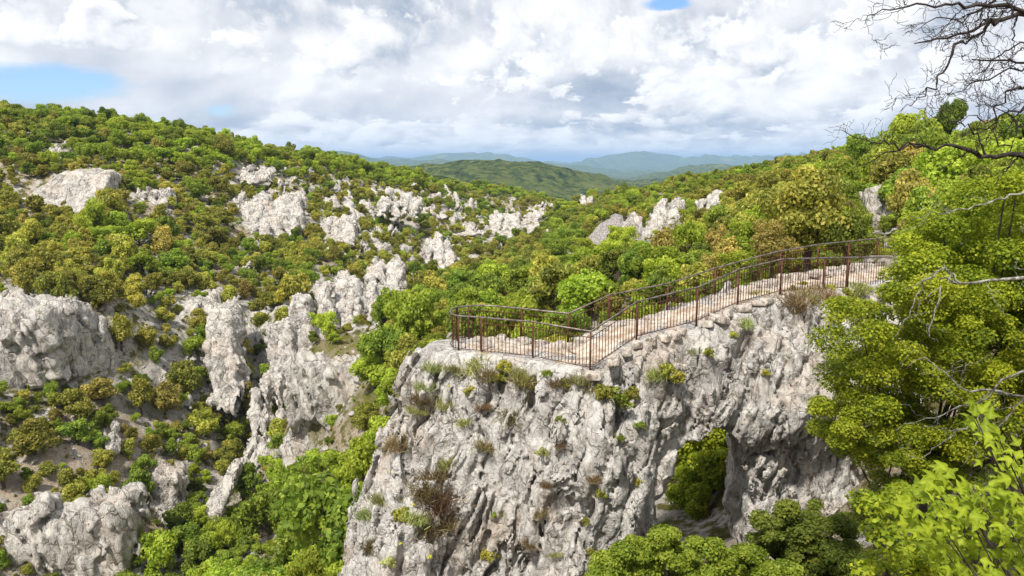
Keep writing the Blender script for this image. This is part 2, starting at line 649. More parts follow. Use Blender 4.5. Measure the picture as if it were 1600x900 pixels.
M_LICHEN = plain('lichen_bark', (0.09, 0.075, 0.06), (0.34, 0.34, 0.29), 16, 0.9, 0.01)
M_RUST = plain('rusty_iron', (0.060, 0.026, 0.017), (0.135, 0.058, 0.036), 18, 0.65, 0.0, 0.3)
M_RAIL = plain('worn_handrail', (0.10, 0.075, 0.065), (0.24, 0.20, 0.185), 6, 0.45, 0.0, 0.5)
M_PATH = plain('trodden_stone', (0.33, 0.25, 0.18), (0.60, 0.51, 0.43), 2.6, 0.9, 0.12, 0, 9)
M_SCREE = plain('grey_scree', (0.17, 0.155, 0.15), (0.36, 0.33, 0.315), 3.0, 0.95, 0.25, 0, 8)

# ------------------------------------------------------------------ terrain
CTRL = []


def cp(*rows):
    for r in rows:
        CTRL.append(at(*r))


# left slope (ground level, a little under the tree tops)
cp((-250, 170, 185), (0, 192, 190), (130, 203, 192), (300, 226, 205), (450, 252, 235), (560, 266, 270), (650, 279, 305), (760, 298, 360), (850, 314, 410),
   (-250, 300, 150), (90, 262, 158), (100, 322, 149), (220, 300, 156), (300, 330, 166), (450, 330, 192), (560, 340, 215), (650, 345, 235), (760, 340, 285), (830, 335, 330),
   (-250, 400, 115), (100, 400, 117), (300, 400, 138), (450, 400, 156), (560, 410, 165), (650, 400, 190), (730, 390, 225),
   (-200, 470, 95), (50, 468, 95), (180, 475, 100), (300, 446, 120), (400, 452, 127), (520, 440, 135), (620, 430, 158),
   (50, 602, 86), (160, 580, 92), (330, 560, 106), (440, 560, 113), (490, 512, 118), (600, 505, 128), (420, 620, 107),
   (100, 700, 78), (220, 650, 92), (300, 700, 91), (-200, 700, 72), (100, 785, 71), (200, 800, 76), (300, 800, 80), (360, 740, 90), (430, 740, 97),
   (100, 930, 66), (-200, 950, 60), (250, 880, 73), (350, 870, 74), (430, 850, 80), (300, 960, 64), (450, 960, 60))
# valley line and mid spur with the grassy ledge
cp((880, 328, 395), (820, 362, 310), (760, 402, 238), (700, 450, 178), (640, 498, 130), (560, 520, 112), (500, 535, 103),
   (455, 640, 96), (480, 552, 90), (550, 540, 90), (590, 590, 78), (560, 612, 76), (500, 585, 84.5), (640, 560, 72), (600, 650, 66), (530, 650, 77), (450, 705, 90),
   (500, 722, 80), (550, 740, 68), (500, 800, 66), (560, 780, 56), (500, 900, 53), (560, 900, 40))
# right slope
cp((930, 310, 265), (1050, 290, 202), (1180, 277, 152), (1300, 265, 112), (1450, 246, 82), (1600, 246, 66), (1900, 230, 50),
   (860, 350, 240), (945, 372, 152), (1040, 352, 127), (1140, 330, 112), (1250, 320, 82), (1360, 322, 62), (1450, 300, 62),
   (850, 420, 130), (780, 450, 125), (950, 430, 100), (1000, 400, 112), (720, 500, 90), (850, 480, 76), (780, 520, 66), (950, 480, 60), (1050, 430, 76), (1140, 400, 82),
   (1180, 420, 52), (1280, 400, 42), (1400, 370, 42), (1600, 380, 30), (1280, 440, 31), (1340, 428, 29), (1420, 425, 27))
# around and under the rock spur, ravine and the shelf the camera stands on
CTRL += [np.array(p, float) for p in ((-7, 22, -19), (-9, 30, -21), (-3, 31, -15.5), (2, 31, -14), (5, 29, -14.4), (8, 29, -14.0), (6.5, 33, -14.6), (9.5, 33.5, -14.2), (11.5, 37, -12.6), (8.5, 38, -14), (-6, 16, -17), (-2, 15, -13.5), (2, 16, -11.0), (4.6, 17.5, -10.8),
                                      (6, 21, -12.3), (6, 25, -13.4), (8, 23, -12.3), (10, 23, -11.6), (10.8, 25, -10.8), (8.5, 20, -11.2), (11, 21, -9.8), (13, 24, -8.2), (16, 27, -5.0), (3, 10, -9.6), (6, 12, -9.6), (9, 14, -9.2), (11, 17, -9.0), (14, 17, -7.5), (17, 20, -5), (13, 14, -7.6),
                                      (0, 8, -9.5), (-4, 9, -12), (0, 0, -1.8), (-3, 1, -2.4), (2, 2.0, -2.5), (1.0, 3.6, -5.2), (-2, 4, -8), (3, 4.5, -5.6), (6, 6, -6.4), (9, 9, -7.2), (13, 11, -6.0), (4, 1, -1.5), (10, 3, -1.6),
                                      (0, -12, -1.0), (30, -10, 0.5), (-30, -10, -4), (-30, 12, -22), (-60, 10, -26), (-100, 30, -22), (-60, 40, -33), (-30, 40, -29), (-160, 60, -5), (-220, 20, 4), (-220, 470, 0), (-120, 470, -12), (220, 470, -20), (60, 470, -40),
                                      (220, 20, 12), (60, 20, 2), (30, 20, -2.5), (30, 8, -1.0), (220, 220, 5), (140, 470, -30), (-220, 250, 6), (-20, 470, -32), (-130, 330, -4), (60, 45, 0.5), (90, 90, 2))]
CTRL = np.array(CTRL)


def rbf(P, Z, Q, lam=0.3):
    def k(A, B):
        return np.sqrt(((A[:, None] - B[None]) ** 2).sum(-1) + 0.5)
    # warp: compress far distances so near detail and far detail have the same weight
    n = len(P)
    A = np.zeros((n + 3, n + 3))
    A[:n, :n] = -k(P, P) - lam * np.eye(n) * 0
    A[:n, :n] += np.eye(n) * lam
    A[:n, n:] = np.c_[np.ones(n), P]
    A[n:, :n] = A[:n, n:].T
    w = np.linalg.solve(A, np.r_[Z, np.zeros(3)])
    out = np.empty(len(Q))
    for s in range(0, len(Q), 20000):
        q = Q[s:s + 20000]
        out[s:s + 20000] = -k(q, P) @ w[:n] + np.c_[np.ones(len(q)), q] @ w[n:]
    return out


TX0, TX1, TY0, TY1, TS = -230.0, 230.0, -14.0, 470.0, 0.8
gx = np.arange(TX0, TX1 + TS / 2, TS)
gy = np.arange(TY0, TY1 + TS / 2, TS)
# coarse solve then bilinear refine
cs = 2.0
cx = np.arange(TX0, TX1 + cs, cs)
cy = np.arange(TY0, TY1 + cs, cs)
QX, QY = np.meshgrid(cx, cy, indexing='ij')
HC = rbf(CTRL[:, :2], CTRL[:, 2], np.c_[QX.ravel(), QY.ravel()]).reshape(QX.shape)


def bil(H, x0, y0, s, X, Y):
    fx = np.clip((X - x0) / s, 0, H.shape[0] - 1.001)
    fy = np.clip((Y - y0) / s, 0, H.shape[1] - 1.001)
    i, j = fx.astype(int), fy.astype(int)
    a, b = fx - i, fy - j
    return (H[i, j] * (1 - a) + H[i + 1, j] * a) * (1 - b) + (H[i, j + 1] * (1 - a) + H[i + 1, j + 1] * a) * b


GX, GY = np.meshgrid(gx, gy, indexing='ij')
HT = bil(HC, TX0, TY0, cs, GX, GY)
P3 = np.c_[GX.ravel(), GY.ravel(), np.zeros(GX.size)]
far = np.clip((np.hypot(GX, GY) - 12) / 60, 0.08, 1).ravel()
nz = fbm(P3, (0.06, 0.06, 1), 3, 0.55, 3) * 0.9 * far
rid = 1 - np.abs(fbm(P3, (0.11, 0.11, 1), 4, 0.5, 9))
nz += (rid - 0.7) * 1.1 * far
nz += fbm(P3, (0.45, 0.45, 1), 3, 0.5, 31) * 0.28 * np.clip(far * 2, 0.3, 1)
HT = HT + nz.reshape(HT.shape)


def ground(x, y):
    return bil(HT, TX0, TY0, TS, np.asarray(x, float), np.asarray(y, float))


def ground_px(px, py):
    """where the view line of a photograph point meets the ground"""
    d = ray(px, py)
    Ys = np.concatenate([np.arange(8, 60, 0.4), np.arange(60, 465, 1.0)])
    P = d[None] * (Ys / d[1])[:, None]
    hit = np.argwhere(P[:, 2] < ground(P[:, 0], P[:, 1]))
    k = hit[0, 0] if len(hit) else len(Ys) - 1
    return P[k]


m, t = new_mat('slope_ground')
geo = t.new('ShaderNodeNewGeometry')
pos = geo.outputs['Position']
n1 = t.noise(pos, 0.12, 6, 0.62)
n2 = t.noise(pos, 0.9, 6, 0.7)
n3 = t.noise(pos, 6.0, 6, 0.75)
n4 = t.noise(pos, 0.045, 4, 0.6)
rockc = t.ramp(t.math('MULTIPLY_ADD', n3, 0.6, t.math('MULTIPLY', n2, 0.4)), ((0.32, (0.27, 0.25, 0.23)), (0.5, (0.48, 0.45, 0.415)), (0.66, (0.64, 0.605, 0.56))))
soil = t.ramp(n3, ((0.3, (0.24, 0.18, 0.12)), (0.65, (0.52, 0.43, 0.33))))
grs = t.ramp(n3, ((0.3, (0.055, 0.060, 0.014)), (0.5, (0.125, 0.115, 0.032)), (0.7, (0.22, 0.19, 0.07))))
c1 = t.mix(t.mapr(n1, 0.47, 0.60), rockc, soil)
c2 = t.mix(t.mapr(n2, 0.43, 0.55), grs, c1)
av = t.new('ShaderNodeAttribute', attribute_name='bare')
gv = t.new('ShaderNodeAttribute', attribute_name='grassy')
ev = t.new('ShaderNodeAttribute', attribute_name='earth')
c2 = t.mix(t.mapr(av.outputs['Fac'], 0.2, 0.8), c2, t.mix(t.mapr(n2, 0.38, 0.55), t.mix(0.5, rockc, grs), rockc))
c2 = t.mix(t.mapr(ev.outputs['Fac'], 0.2, 0.8), c2, t.mix(t.mapr(n2, 0.40, 0.60), soil, t.mix(0.6, rockc, soil)))
c2 = t.mix(t.mapr(gv.outputs['Fac'], 0.2, 0.8), c2, t.mix(t.mapr(n2, 0.42, 0.62), t.ramp(n3, ((0.3, (0.07, 0.085, 0.015)), (0.55, (0.17, 0.165, 0.04)), (0.75, (0.26, 0.22, 0.085)))), t.mix(0.5, soil, grs)))
hh = t.math('MULTIPLY_ADD', n2, 0.8, t.math('MULTIPLY', n3, 0.25))
b = t.new('ShaderNodeBump')
b.inputs['Strength'].default_value = 1.0
b.inputs['Distance'].default_value = 1.0
t.put(b.inputs['Height'], hh)
p = t.new('ShaderNodeBsdfPrincipled')
t.put(p.inputs['Base Color'], c2)
p.inputs['Roughness'].default_value = 0.95
p.inputs['Specular IOR Level'].default_value = 0.1
t.l.new(b.outputs[0], p.inputs['Normal'])
o = t.new('ShaderNodeOutputMaterial')
t.l.new(p.outputs[0], o.inputs[0])
M_GROUND = m


def spots(rows, X, Y):
    out = np.zeros_like(X)
    for px, py, r in rows:
        c = ground_px(px, py)
        d = np.hypot(X - c[0], Y - c[1]) / (r / F * c[1])
        out = np.maximum(out, np.clip(1.6 - d, 0, 1))
    return out


BARE = ((255, 590, 32), (270, 560, 25), (420, 640, 50), (440, 600, 40), (440, 320, 60), (400, 290, 40), (520, 390, 50), (480, 350, 50), (560, 350, 45), (620, 330, 40), (690, 330, 40), (740, 360, 50), (780, 360, 45), (810, 345, 35), (600, 300, 50), (660, 300, 40), (540, 300, 45), (500, 300, 40), (460, 350, 50), (600, 370, 45), (680, 350, 45), (730, 330, 40), (840, 335, 30), (610, 400, 40), (540, 360, 45), (420, 350, 45),
        (700, 400, 40), (640, 360, 40), (330, 700, 40), (560, 430, 60), (350, 620, 40), (10, 400, 30), (1350, 260, 40), (20, 470, 50), (300, 470, 70), (400, 500, 60), (230, 470, 50), (450, 500, 50), (520, 470, 60), (600, 450, 50), (350, 540, 60), (300, 530, 50), (440, 560, 50), (330, 650, 60), (250, 650, 50), (400, 700, 50), (300, 760, 40))
GRASS = ((560, 560, 70), (540, 600, 50), (590, 600, 40), (500, 540, 40), (1490, 285, 60), (780, 285, 50))
EARTH = ((130, 700, 60), (90, 740, 50), (180, 680, 40), (60, 780, 60), (170, 770, 50), (280, 690, 40), (740, 420, 20))
wb = fbm(P3, (0.2, 0.2, 1), 3, 0.5, 77).reshape(HT.shape) * 0.35
A_b = spots(BARE, GX, GY)
A_g = spots(GRASS, GX, GY)
A_e = spots(EARTH, GX, GY)
A_b, A_g, A_e = [np.where(a > 0, np.clip(a + wb, 0, 1), 0) for a in (A_b, A_g, A_e)]
ii = np.arange(GX.size).reshape(GX.shape)
quads = np.stack([ii[:-1, :-1], ii[1:, :-1], ii[1:, 1:], ii[:-1, 1:]], -1).reshape(-1, 4)
me = mesh_from('terrain', np.c_[GX.ravel(), GY.ravel(), HT.ravel()], quads, M_GROUND, True,
               {'bare': A_b.ravel(), 'grassy': A_g.ravel(), 'earth': A_e.ravel()})
tag(link('terrain', me), kind='structure')

# ------------------------------------------------------------------ far hills and mountains: one sheet to the horizon
LAYERS = [
    (720, 230, ((-900, 230), (300, 244), (450, 254), (600, 267), (700, 278), (800, 293), (900, 322), (1000, 335), (1500, 330), (2500, 300))),
    (1700, 520, ((-900, 300), (400, 300), (560, 290), (640, 262), (690, 253), (735, 248), (775, 247), (840, 254), (910, 268), (980, 284), (1050, 292), (1500, 300), (2500, 300))),
    (2600, 500, ((-900, 290), (700, 285), (800, 285), (900, 282), (960, 280), (1040, 272), (1100, 266), (1200, 262), (1500, 262), (2500, 280))),
    (4700, 900, ((-900, 262), (700, 268), (830, 270), (870, 265), (930, 268), (980, 270), (1050, 259), (1110, 251), (1160, 255), (1300, 258), (2500, 262))),
    (8200, 1300, ((-900, 240), (300, 238), (480, 236), (560, 240), (640, 243), (720, 245), (800, 248), (880, 254), (950, 263), (1100, 268), (2500, 266))),
    (13500, 1900, ((-900, 250), (300, 248), (560, 246), (640, 241), (700, 239), (760, 237), (850, 245), (890, 247), (920, 238), (940, 239), (975, 234), (1000, 232), (1030, 235), (1070, 240), (1130, 238), (1190, 234), (1230, 236), (1270, 238), (1400, 240), (1530, 228), (1560, 224), (1600, 226), (1800, 238), (2500, 250)))]
ra = np.linspace(math.radians(-52), math.radians(52), 620)
rr = np.concatenate([np.geomspace(330, 19000, 300), [26000, 40000]])
RA, RR = np.meshgrid(ra, rr, indexing='ij')
FX, FY = RR * np.sin(RA), RR * np.cos(RA)
FP = np.c_[FX.ravel(), FY.ravel(), np.zeros(FX.size)]
FLOOR = -120 - 40 * np.clip(RR / 9000, 0, 1.5)
HF = FLOOR + 0.0
wob = fbm(FP, (1 / 600, 1 / 600, 1), 4, 0.5, 5).reshape(HF.shape)
pxs = 800 + F * np.tan(RA) * math.cos(PITCH) ** 0
for R0, wr, sil in LAYERS:
    sx = np.array([s[0] for s in sil], float)
    sy = np.array([s[1] for s in sil], float)
    py = np.interp(pxs, sx, sy)
    hz = (HORIZON - py) / F * R0 * np.cos(RA) * 1.02
    wb2 = fbm(FP, (5.0 / R0, 5.0 / R0, 1), 5, 0.5, R0 % 91).reshape(HF.shape)
    g = np.exp(-((RR * np.cos(RA) - R0 * (1 + 0.06 * wob)) / wr) ** 2)
    HF = np.maximum(HF, FLOOR + (hz - FLOOR) * g * (1 + 0.10 * wb2 * (1 - g)) + wb2 * R0 * 0.004 * g - np.abs(fbm(FP, (9.0 / R0, 9.0 / R0, 1), 3, 0.5, R0 % 57)).reshape(HF.shape) * R0 * 0.014 * g)
HF += fbm(FP, (1 / 60, 1 / 60, 1), 3, 0.6, 41).reshape(HF.shape) * 2.2 * np.clip(RR / 800, 0.2, 1.5)
ii = np.arange(FX.size).reshape(FX.shape)
quads = np.stack([ii[:-1, :-1], ii[:-1, 1:], ii[1:, 1:], ii[1:, :-1]], -1).reshape(-1, 4)[:, ::-1]
m, t = new_mat('hill_woodland')
pos = t.new('ShaderNodeNewGeometry').outputs['Position']
w1 = t.noise(pos, 0.0034, 6, 0.65)
w2 = t.noise(pos, 0.045, 6, 0.8)
w3 = t.noise(pos, 0.0075, 4, 0.6)
wc = t.ramp(w2, ((0.40, (0.030, 0.050, 0.014)), (0.5, (0.10, 0.135, 0.030)), (0.58, (0.19, 0.22, 0.05))))
fld = t.ramp(w3, ((0.4, (0.10, 0.14, 0.035)), (0.6, (0.22, 0.24, 0.07))))
col = t.mix(t.mapr(w1, 0.52, 0.62, 0, 0.85), wc, fld)
b = t.new('ShaderNodeBump')
b.inputs['Distance'].default_value = 24
t.put(b.inputs['Height'], w2)
p = t.new('ShaderNodeBsdfPrincipled')
t.put(p.inputs['Base Color'], col)
p.inputs['Roughness'].default_value = 1.0
p.inputs['Specular IOR Level'].default_value = 0.0
t.l.new(b.outputs[0], p.inputs['Normal'])
o = t.new('ShaderNodeOutputMaterial')
t.l.new(p.outputs[0], o.inputs[0])
me = mesh_from('hills', np.c_[FX.ravel(), FY.ravel(), HF.ravel()], quads, m)
tag(link('hills', me), kind='structure')

# air
mh, t = new_mat('air')
pv = t.new('ShaderNodeVolumePrincipled')
pv.inputs['Color'].default_value = (0.42, 0.66, 1.0, 1)
pv.inputs['Density'].default_value = 8e-5
pv.inputs['Anisotropy'].default_value = 0.0
o = t.new('ShaderNodeOutputMaterial')
t.l.new(pv.outputs[0], o.inputs['Volume'])
zlo, zhi = min(HF.min(), HT.min()) - 1.0, max(HF.max(), HT.max() + 12, 30) + 5
b = MB()
b.box((0, 19000, (zlo + zhi) / 2), (80000, 46000, zhi - zlo))
HAZE = link('haze', b.mesh('haze', mh, False))
tag(HAZE, 'thin pale blue haze lying over the far hills', 'haze', kind='stuff')

# ------------------------------------------------------------------ labels by landmark
LAND = [("rounded cliff at left edge", 50, 540), ("slanted grey slab", 100, 297), ("rock patch under left skyline", 87, 232),
        ("ribbed rock band", 360, 475), ("mid valley crags", 575, 455), ("small far crag", 690, 385),
        ("grassy ledge", 555, 570), ("hollowed cliff", 490, 650), ("bare earth terrace", 120, 715), ("grey rock tower", 247, 800),
        ("bottom left corner cliff", 90, 850), ("valley notch", 880, 320), ("grey scree fan", 945, 370), ("right slope white crags", 1035, 345),
        ("path end outcrop", 1365, 335), ("railed viewing platform", 800, 500), ("dark skyline tree", 350, 215), ("steps of the path", 960, 480),
        ("leaning rock fin", 345, 545), ("small leaning fin", 343, 765), ("railing's upper bend", 1200, 400), ("left skyline", 220, 200), ("right skyline", 1150, 250)]
USED = {}


def place_words(px, py, skip=0):
    ds = sorted(((math.hypot(px - x, (py - y) * 1.3), n, x, y) for n, x, y in LAND))[skip]
    d, n, x, y = ds
    ddx, ddy = px - x, py - y
    if d < 28:
        w = "right by"
    elif abs(ddy) * 1.2 > abs(ddx):
        w = "just below" if ddy > 0 else "just above"
        if d > 75:
            w = "well below" if ddy > 0 else "well above"
    else:
        w = "just right of" if ddx > 0 else "just left of"
        if d > 85:
            w = "well right of" if ddx > 0 else "well left of"
    return w + " the " + n


AUTO = []


def auto_label(what, px, py):
    for k in range(3):
        l = what + " " + place_words(px, py, k)
        if l not in USED and len(l.split()) <= 16:
            USED[l] = 1
            return l
    l = what + " " + place_words(px, py, 0)
    return l


# ------------------------------------------------------------------ rock outcrops on the slopes
def rock_mesh(name, size, h, seed, mat, flute=0.5, amp=1.0, taper=0.25, lean=0.0, hollow=None, rough=1.0, back=0.0, ribs=0):
    sx, sy, sz = [s / 2 for s in size]
    pad = 0.35 * min(sx, sz) + 3 * h
    pb = abs(back) * sz
    xs = np.arange(-sx - pad, sx + pad, h)
    ys = np.arange(-sy - pad - pb, sy + pad + pb, h)
    zs = np.arange(-sz - pad, sz + pad, h)
    X, Y, Z = np.meshgrid(xs, ys, zs, indexing='ij')
    P = np.c_[X.ravel(), Y.ravel(), Z.ravel()].astype(np.float32)
    kz = (P[:, 2] + sz) / (2 * sz)
    w = 1 - taper * np.clip(kz, 0, 1.2)
    x = (P[:, 0] - lean * P[:, 2]) / w
    y = (P[:, 1] - back * P[:, 2]) / w
    r = 0.35 * min(sx, sy, sz)
    q = np.abs(np.c_[x, y, P[:, 2]]) - np.array([sx - r, sy - r, sz - r])
    d = np.linalg.norm(np.maximum(q, 0), axis=1) + np.minimum(q.max(1), 0) - r
    if ribs:
        rg = np.random.default_rng(int(seed) + 500)
        d = np.full(len(P), 99.0)
        for k in range(ribs):
            cxr = -sx + (k + 0.5 + rg.uniform(-.2, .2)) * 2 * sx / ribs
            hx = sx / ribs * rg.uniform(0.9, 1.35)
            hz = sz * rg.uniform(0.55, 1.0)
            cyr = rg.uniform(-.35, .35) * sy
            r = 0.35 * min(hx, sy, hz)
            q = np.abs(np.c_[x - cxr, y - cyr, P[:, 2] + sz - hz]) - np.array([hx - r, sy * 0.8 - r, hz - r])
            d = np.minimum(d, np.linalg.norm(np.maximum(q, 0), axis=1) + np.minimum(q.max(1), 0) - r)
    a = amp * min(sx, sz) * 0.5
    band = np.abs(d) < a * 1.9 + 3 * h
    B = P[band]
    L = max(1.2, min(sx, sz))
    off = seed * 7.31
    n = fbm(B, (0.7 / L,) * 3, 3, 0.5, off) * a * 0.6
    sh = B.copy()
    sh[:, 0] += 0.2 * B[:, 2]
    fl = np.abs(fbm(sh, (2.0 / L, 2.0 / L, 0.30 / L), 3, 0.55, off + 3))
    n += (np.minimum(fl, 0.5) - 0.3) * a * 1.1 * flute
    lev, fe = facets(sh, (1.9 / L, 1.9 / L, 0.8 / L), off + 9)
    n += lev * a * 0.20 * rough + (np.clip(fe * 5, 0, 1) - 0.8) * a * 0.22 * rough
    lev, fe = facets(sh, (4.2 / L, 4.2 / L, 2.4 / L), off + 19)
    n += lev * a * 0.09 * rough + (np.clip(fe * 4, 0, 1) - 0.8) * a * 0.08
    n += fbm(B, (4.2 / L,) * 3, 4, 0.6, off + 5) * a * 0.10 * rough
    dd = d.copy()
    dd[band] -= n
    if hollow:
        for (hx, hy, hz, hr, hs) in hollow:
            e = np.sqrt(((P - np.array([hx, hy, hz])) ** 2 / np.array([1, 1, hs]) ** 2).sum(1)) - hr
            e[band] += n[...] * 0.3
            dd = np.maximum(dd, -e)
    V, Q = surface_nets(dd.reshape(X.shape), (xs[0], ys[0], zs[0]), h)
    return mesh_from(name, V, Q, mat)


def outcrop(name, x0, y0, x1, y1, Y, label, cat='rock outcrop', group=None, depth=0.7, seed=None, back=0.75, **kw):
    c = at((x0 + x1) / 2, (y0 + y1) / 2, Y)
    w = (x1 - x0) / F * Y
    hgt = (y1 - y0) / F * Y
    dep = min(max(w * depth, hgt * 0.6), hgt * 1.3)
    c[1] += dep * 0.40
    kw.setdefault('ribs', max(2, int(round(2.2 * w / hgt + 0.6))) if cat in ('cliff', 'crag', 'rock outcrop') else 0)
    c[2] -= hgt * 0.06
    h = max(0.09, min(w, hgt) / 34, Y / 768 * 0.8)
    seed = seed if seed is not None else (x0 * 13 + y0 * 7) % 97
    me = rock_mesh(name, (w, dep, hgt * 1.1), h, seed, M_FAR, back=back, **kw)
    return tag(link(name, me, c), label, cat, group)


G_L = "limestone crags on the canyon slopes"
outcrop('cliff', -90, 474, 106, 606, 86, 'big rounded pale cliff with overhanging foot at the left edge', 'cliff', G_L, 0.8, 3, back=0.05, ribs=0, flute=0.3, taper=0.10, lean=-0.1, amp=0.6, rough=1.7)
outcrop('cliff', 96, 476, 186, 560, 99, 'shadowed grey cliff set back right of the rounded cliff at the left edge', 'cliff', G_L, 0.8, 4, back=0.1, ribs=0, flute=0.3, taper=0.1, amp=0.6)
outcrop('rock_slab', 25, 268, 178, 328, 148, 'slanted grey slab high on the left slope', 'rock slab', G_L, 0.7, 5, flute=0.3, taper=0.45, lean=0.5, amp=0.6)
outcrop('rock_outcrop', 195, 290, 258, 326, 154, 'small grey outcrop right of the slanted slab', group=G_L, seed=6)
outcrop('rock_outcrop', 64, 216, 112, 247, 172, 'pale rock patch among trees under the left skyline', group=G_L, seed=7, taper=0.4)
outcrop('cliff', 192, 440, 335, 512, 112, 'left half of the ribbed rock band across the left slope', 'cliff', G_L, 0.5, 8, flute=1.0)
outcrop('rock_fin', 276, 478, 312, 556, 108, 'steep pale rib left of the leaning rock fin under the ribbed rock band', 'rock fin', G_L, 0.8, 41, lean=-0.3, taper=0.3)
outcrop('rock_fin', 448, 470, 486, 566, 110, 'long pale rib running down from the right end of the ribbed rock band', 'rock fin', G_L, 0.8, 42, lean=-0.2, taper=0.3)
outcrop('rock_fin', 486, 446, 522, 520, 116, 'thin pale rib between the ribbed rock band and the white crags', 'rock fin', G_L, 0.8, 43, lean=-0.35, taper=0.3)
outcrop('rock_fin', 386, 590, 440, 680, 96, 'pale stepped rib above the outcrop left of the hollowed cliff', 'rock fin', G_L, 0.6, 44, back=1.2, lean=-0.3, taper=0.3, ribs=3)
outcrop('rock_slab', 228, 488, 300, 560, 112, 'pale sloping rock slab below the left half of the ribbed rock band', 'rock slab', G_L, 0.5, 31, back=1.2, ribs=3)
outcrop('rock_slab', 372, 500, 420, 560, 116, 'short pale slab between the two leaning rock fins', 'rock slab', G_L, 0.5, 32, back=1.0, ribs=2)
outcrop('rock_crag', 520, 470, 604, 540, 112, 'broken white rock ledge below the two white crags in mid valley', 'crag', G_L, 0.5, 33, back=1.3, ribs=4)
outcrop('rock_crag', 364, 300, 470, 362, 172, 'long white rock band with a stepped top in the upper middle of the left slope', 'crag', G_L, 0.5, 34, back=1.3, ribs=5)
outcrop('rock_crag', 362, 250, 426, 284, 200, 'white rock patch left of the left skyline end', 'crag', G_L, 0.5, 35, back=1.3, ribs=3)
outcrop('rock_crag', 500, 318, 560, 372, 178, 'slanting white rock rib in the middle of the far left slope', 'crag', G_L, 0.5, 36, back=1.3, ribs=3)
outcrop('rock_crag', 590, 296, 660, 334, 215, 'white rock band high on the far left slope', 'crag', G_L, 0.5, 37, back=1.3, ribs=4)
outcrop('rock_crag', 760, 330, 850, 372, 255, 'broad broken white rock face left of the valley notch', 'crag', G_L, 0.5, 38, back=1.3, ribs=5)
outcrop('rock_fin', 314, 486, 372, 612, 102, 'leaning rock fin hanging below the ribbed rock band', 'rock fin', G_L, 0.9, 9, lean=-0.3, taper=0.3)
outcrop('cliff', 335, 444, 478, 552, 115, 'right half of the ribbed rock band, tallest pale cliff of the left slope', 'cliff', G_L, 0.5, 10, flute=1.0)
outcrop('rock_fin', 408, 508, 466, 612, 105, 'second rock fin, right of the leaning fin', 'rock fin', G_L, 0.9, 11, lean=-0.25, taper=0.35)
outcrop('rock_crag', 480, 440, 580, 516, 120, 'left and nearer of the two white crags in mid valley', 'crag', G_L, 0.6, 12, back=1.3, flute=0.9, taper=0.5, lean=-0.2)
outcrop('rock_crag', 560, 400, 640, 492, 132, 'right and taller of the two white crags in mid valley', 'crag', G_L, 0.6, 13, back=1.3, flute=0.8, taper=0.5, lean=-0.15)
outcrop('rock_crag', 655, 358, 712, 412, 188, 'small pointed crag beyond the two white crags', 'crag', G_L, 0.6, 14, back=1.3, taper=0.5)
outcrop('cliff', 444, 562, 572, 728, 81, 'fluted cliff with dark hollow below the grassy ledge', 'cliff', G_L, 0.45, 15, back=0.15, ribs=0, flute=1.3, taper=0.05, amp=0.85, rough=1.3,
        hollow=((-1.6, -3.2, -2.2, 2.3, 0.9),))
outcrop('rock_tower', 214, 742, 282, 872, 78, 'grey rock tower at lower left', 'rock tower', G_L, 0.8, 16, back=0.3, taper=0.25)
outcrop('cliff', -60, 796, 205, 960, 67, 'low ochre streaked cliff in the bottom left corner', 'cliff', G_L, 0.4, 17, back=0.2, ribs=0, flute=0.8, taper=0.1, amp=0.75, rough=1.6)
outcrop('rock_fin', 324, 735, 362, 806, 80, 'small pointed rock fin right of the grey tower', 'rock fin', G_L, 0.8, 18, lean=0.35, taper=0.55)
outcrop('rock_outcrop', 364, 690, 446, 748, 90, 'grey outcrop left of the hollowed cliff foot', group=G_L, seed=19, taper=0.4)
outcrop('rock_outcrop', 143, 660, 182, 712, 82, 'narrow pale outcrop on the bare earth terrace', group=G_L, seed=20, taper=0.5)
outcrop('rock_crag', 972, 318, 1030, 388, 126, 'left white crag beside the grey scree fan', 'crag', G_L, 0.7, 21, lean=0.35, taper=0.4, flute=0.9)
outcrop('rock_crag', 1022, 306, 1076, 360, 128, 'middle white crag on the right slope', 'crag', G_L, 0.7, 22, lean=0.3, taper=0.4, flute=0.9)
outcrop('rock_crag', 1086, 294, 1134, 344, 122, 'right white crag on the right slope, tilted', 'crag', G_L, 0.7, 23, lean=0.5, taper=0.4)
outcrop('rock_outcrop', 1030, 362, 1080, 388, 116, 'low white outcrop under the middle crag of the right slope', group=G_L, seed=24)
outcrop('rock_fin', 1122, 372, 1168, 412, 78, 'pale rock fin behind the railing, lower of the two', 'rock fin', G_L, 0.8, 25, lean=0.4, taper=0.4)
outcrop('rock_fin', 1152, 342, 1182, 384, 84, 'pale rock fin behind the railing, upper of the two', 'rock fin', G_L, 0.8, 26, lean=0.3, taper=0.4)
outcrop('rock_outcrop', 1338, 300, 1412, 396, 50, 'ragged grey outcrop above the far end of the path', group=G_L, seed=27, flute=1.0, taper=0.25)
outcrop('rock_outcrop', 905, 298, 925, 326, 235, 'tiny white outcrop beside the valley notch', group=G_L, seed=28)
outcrop('rock_outcrop', 1290, 440, 1335, 500, 33, 'grey outcrop behind the railing end', group=G_L, seed=29)
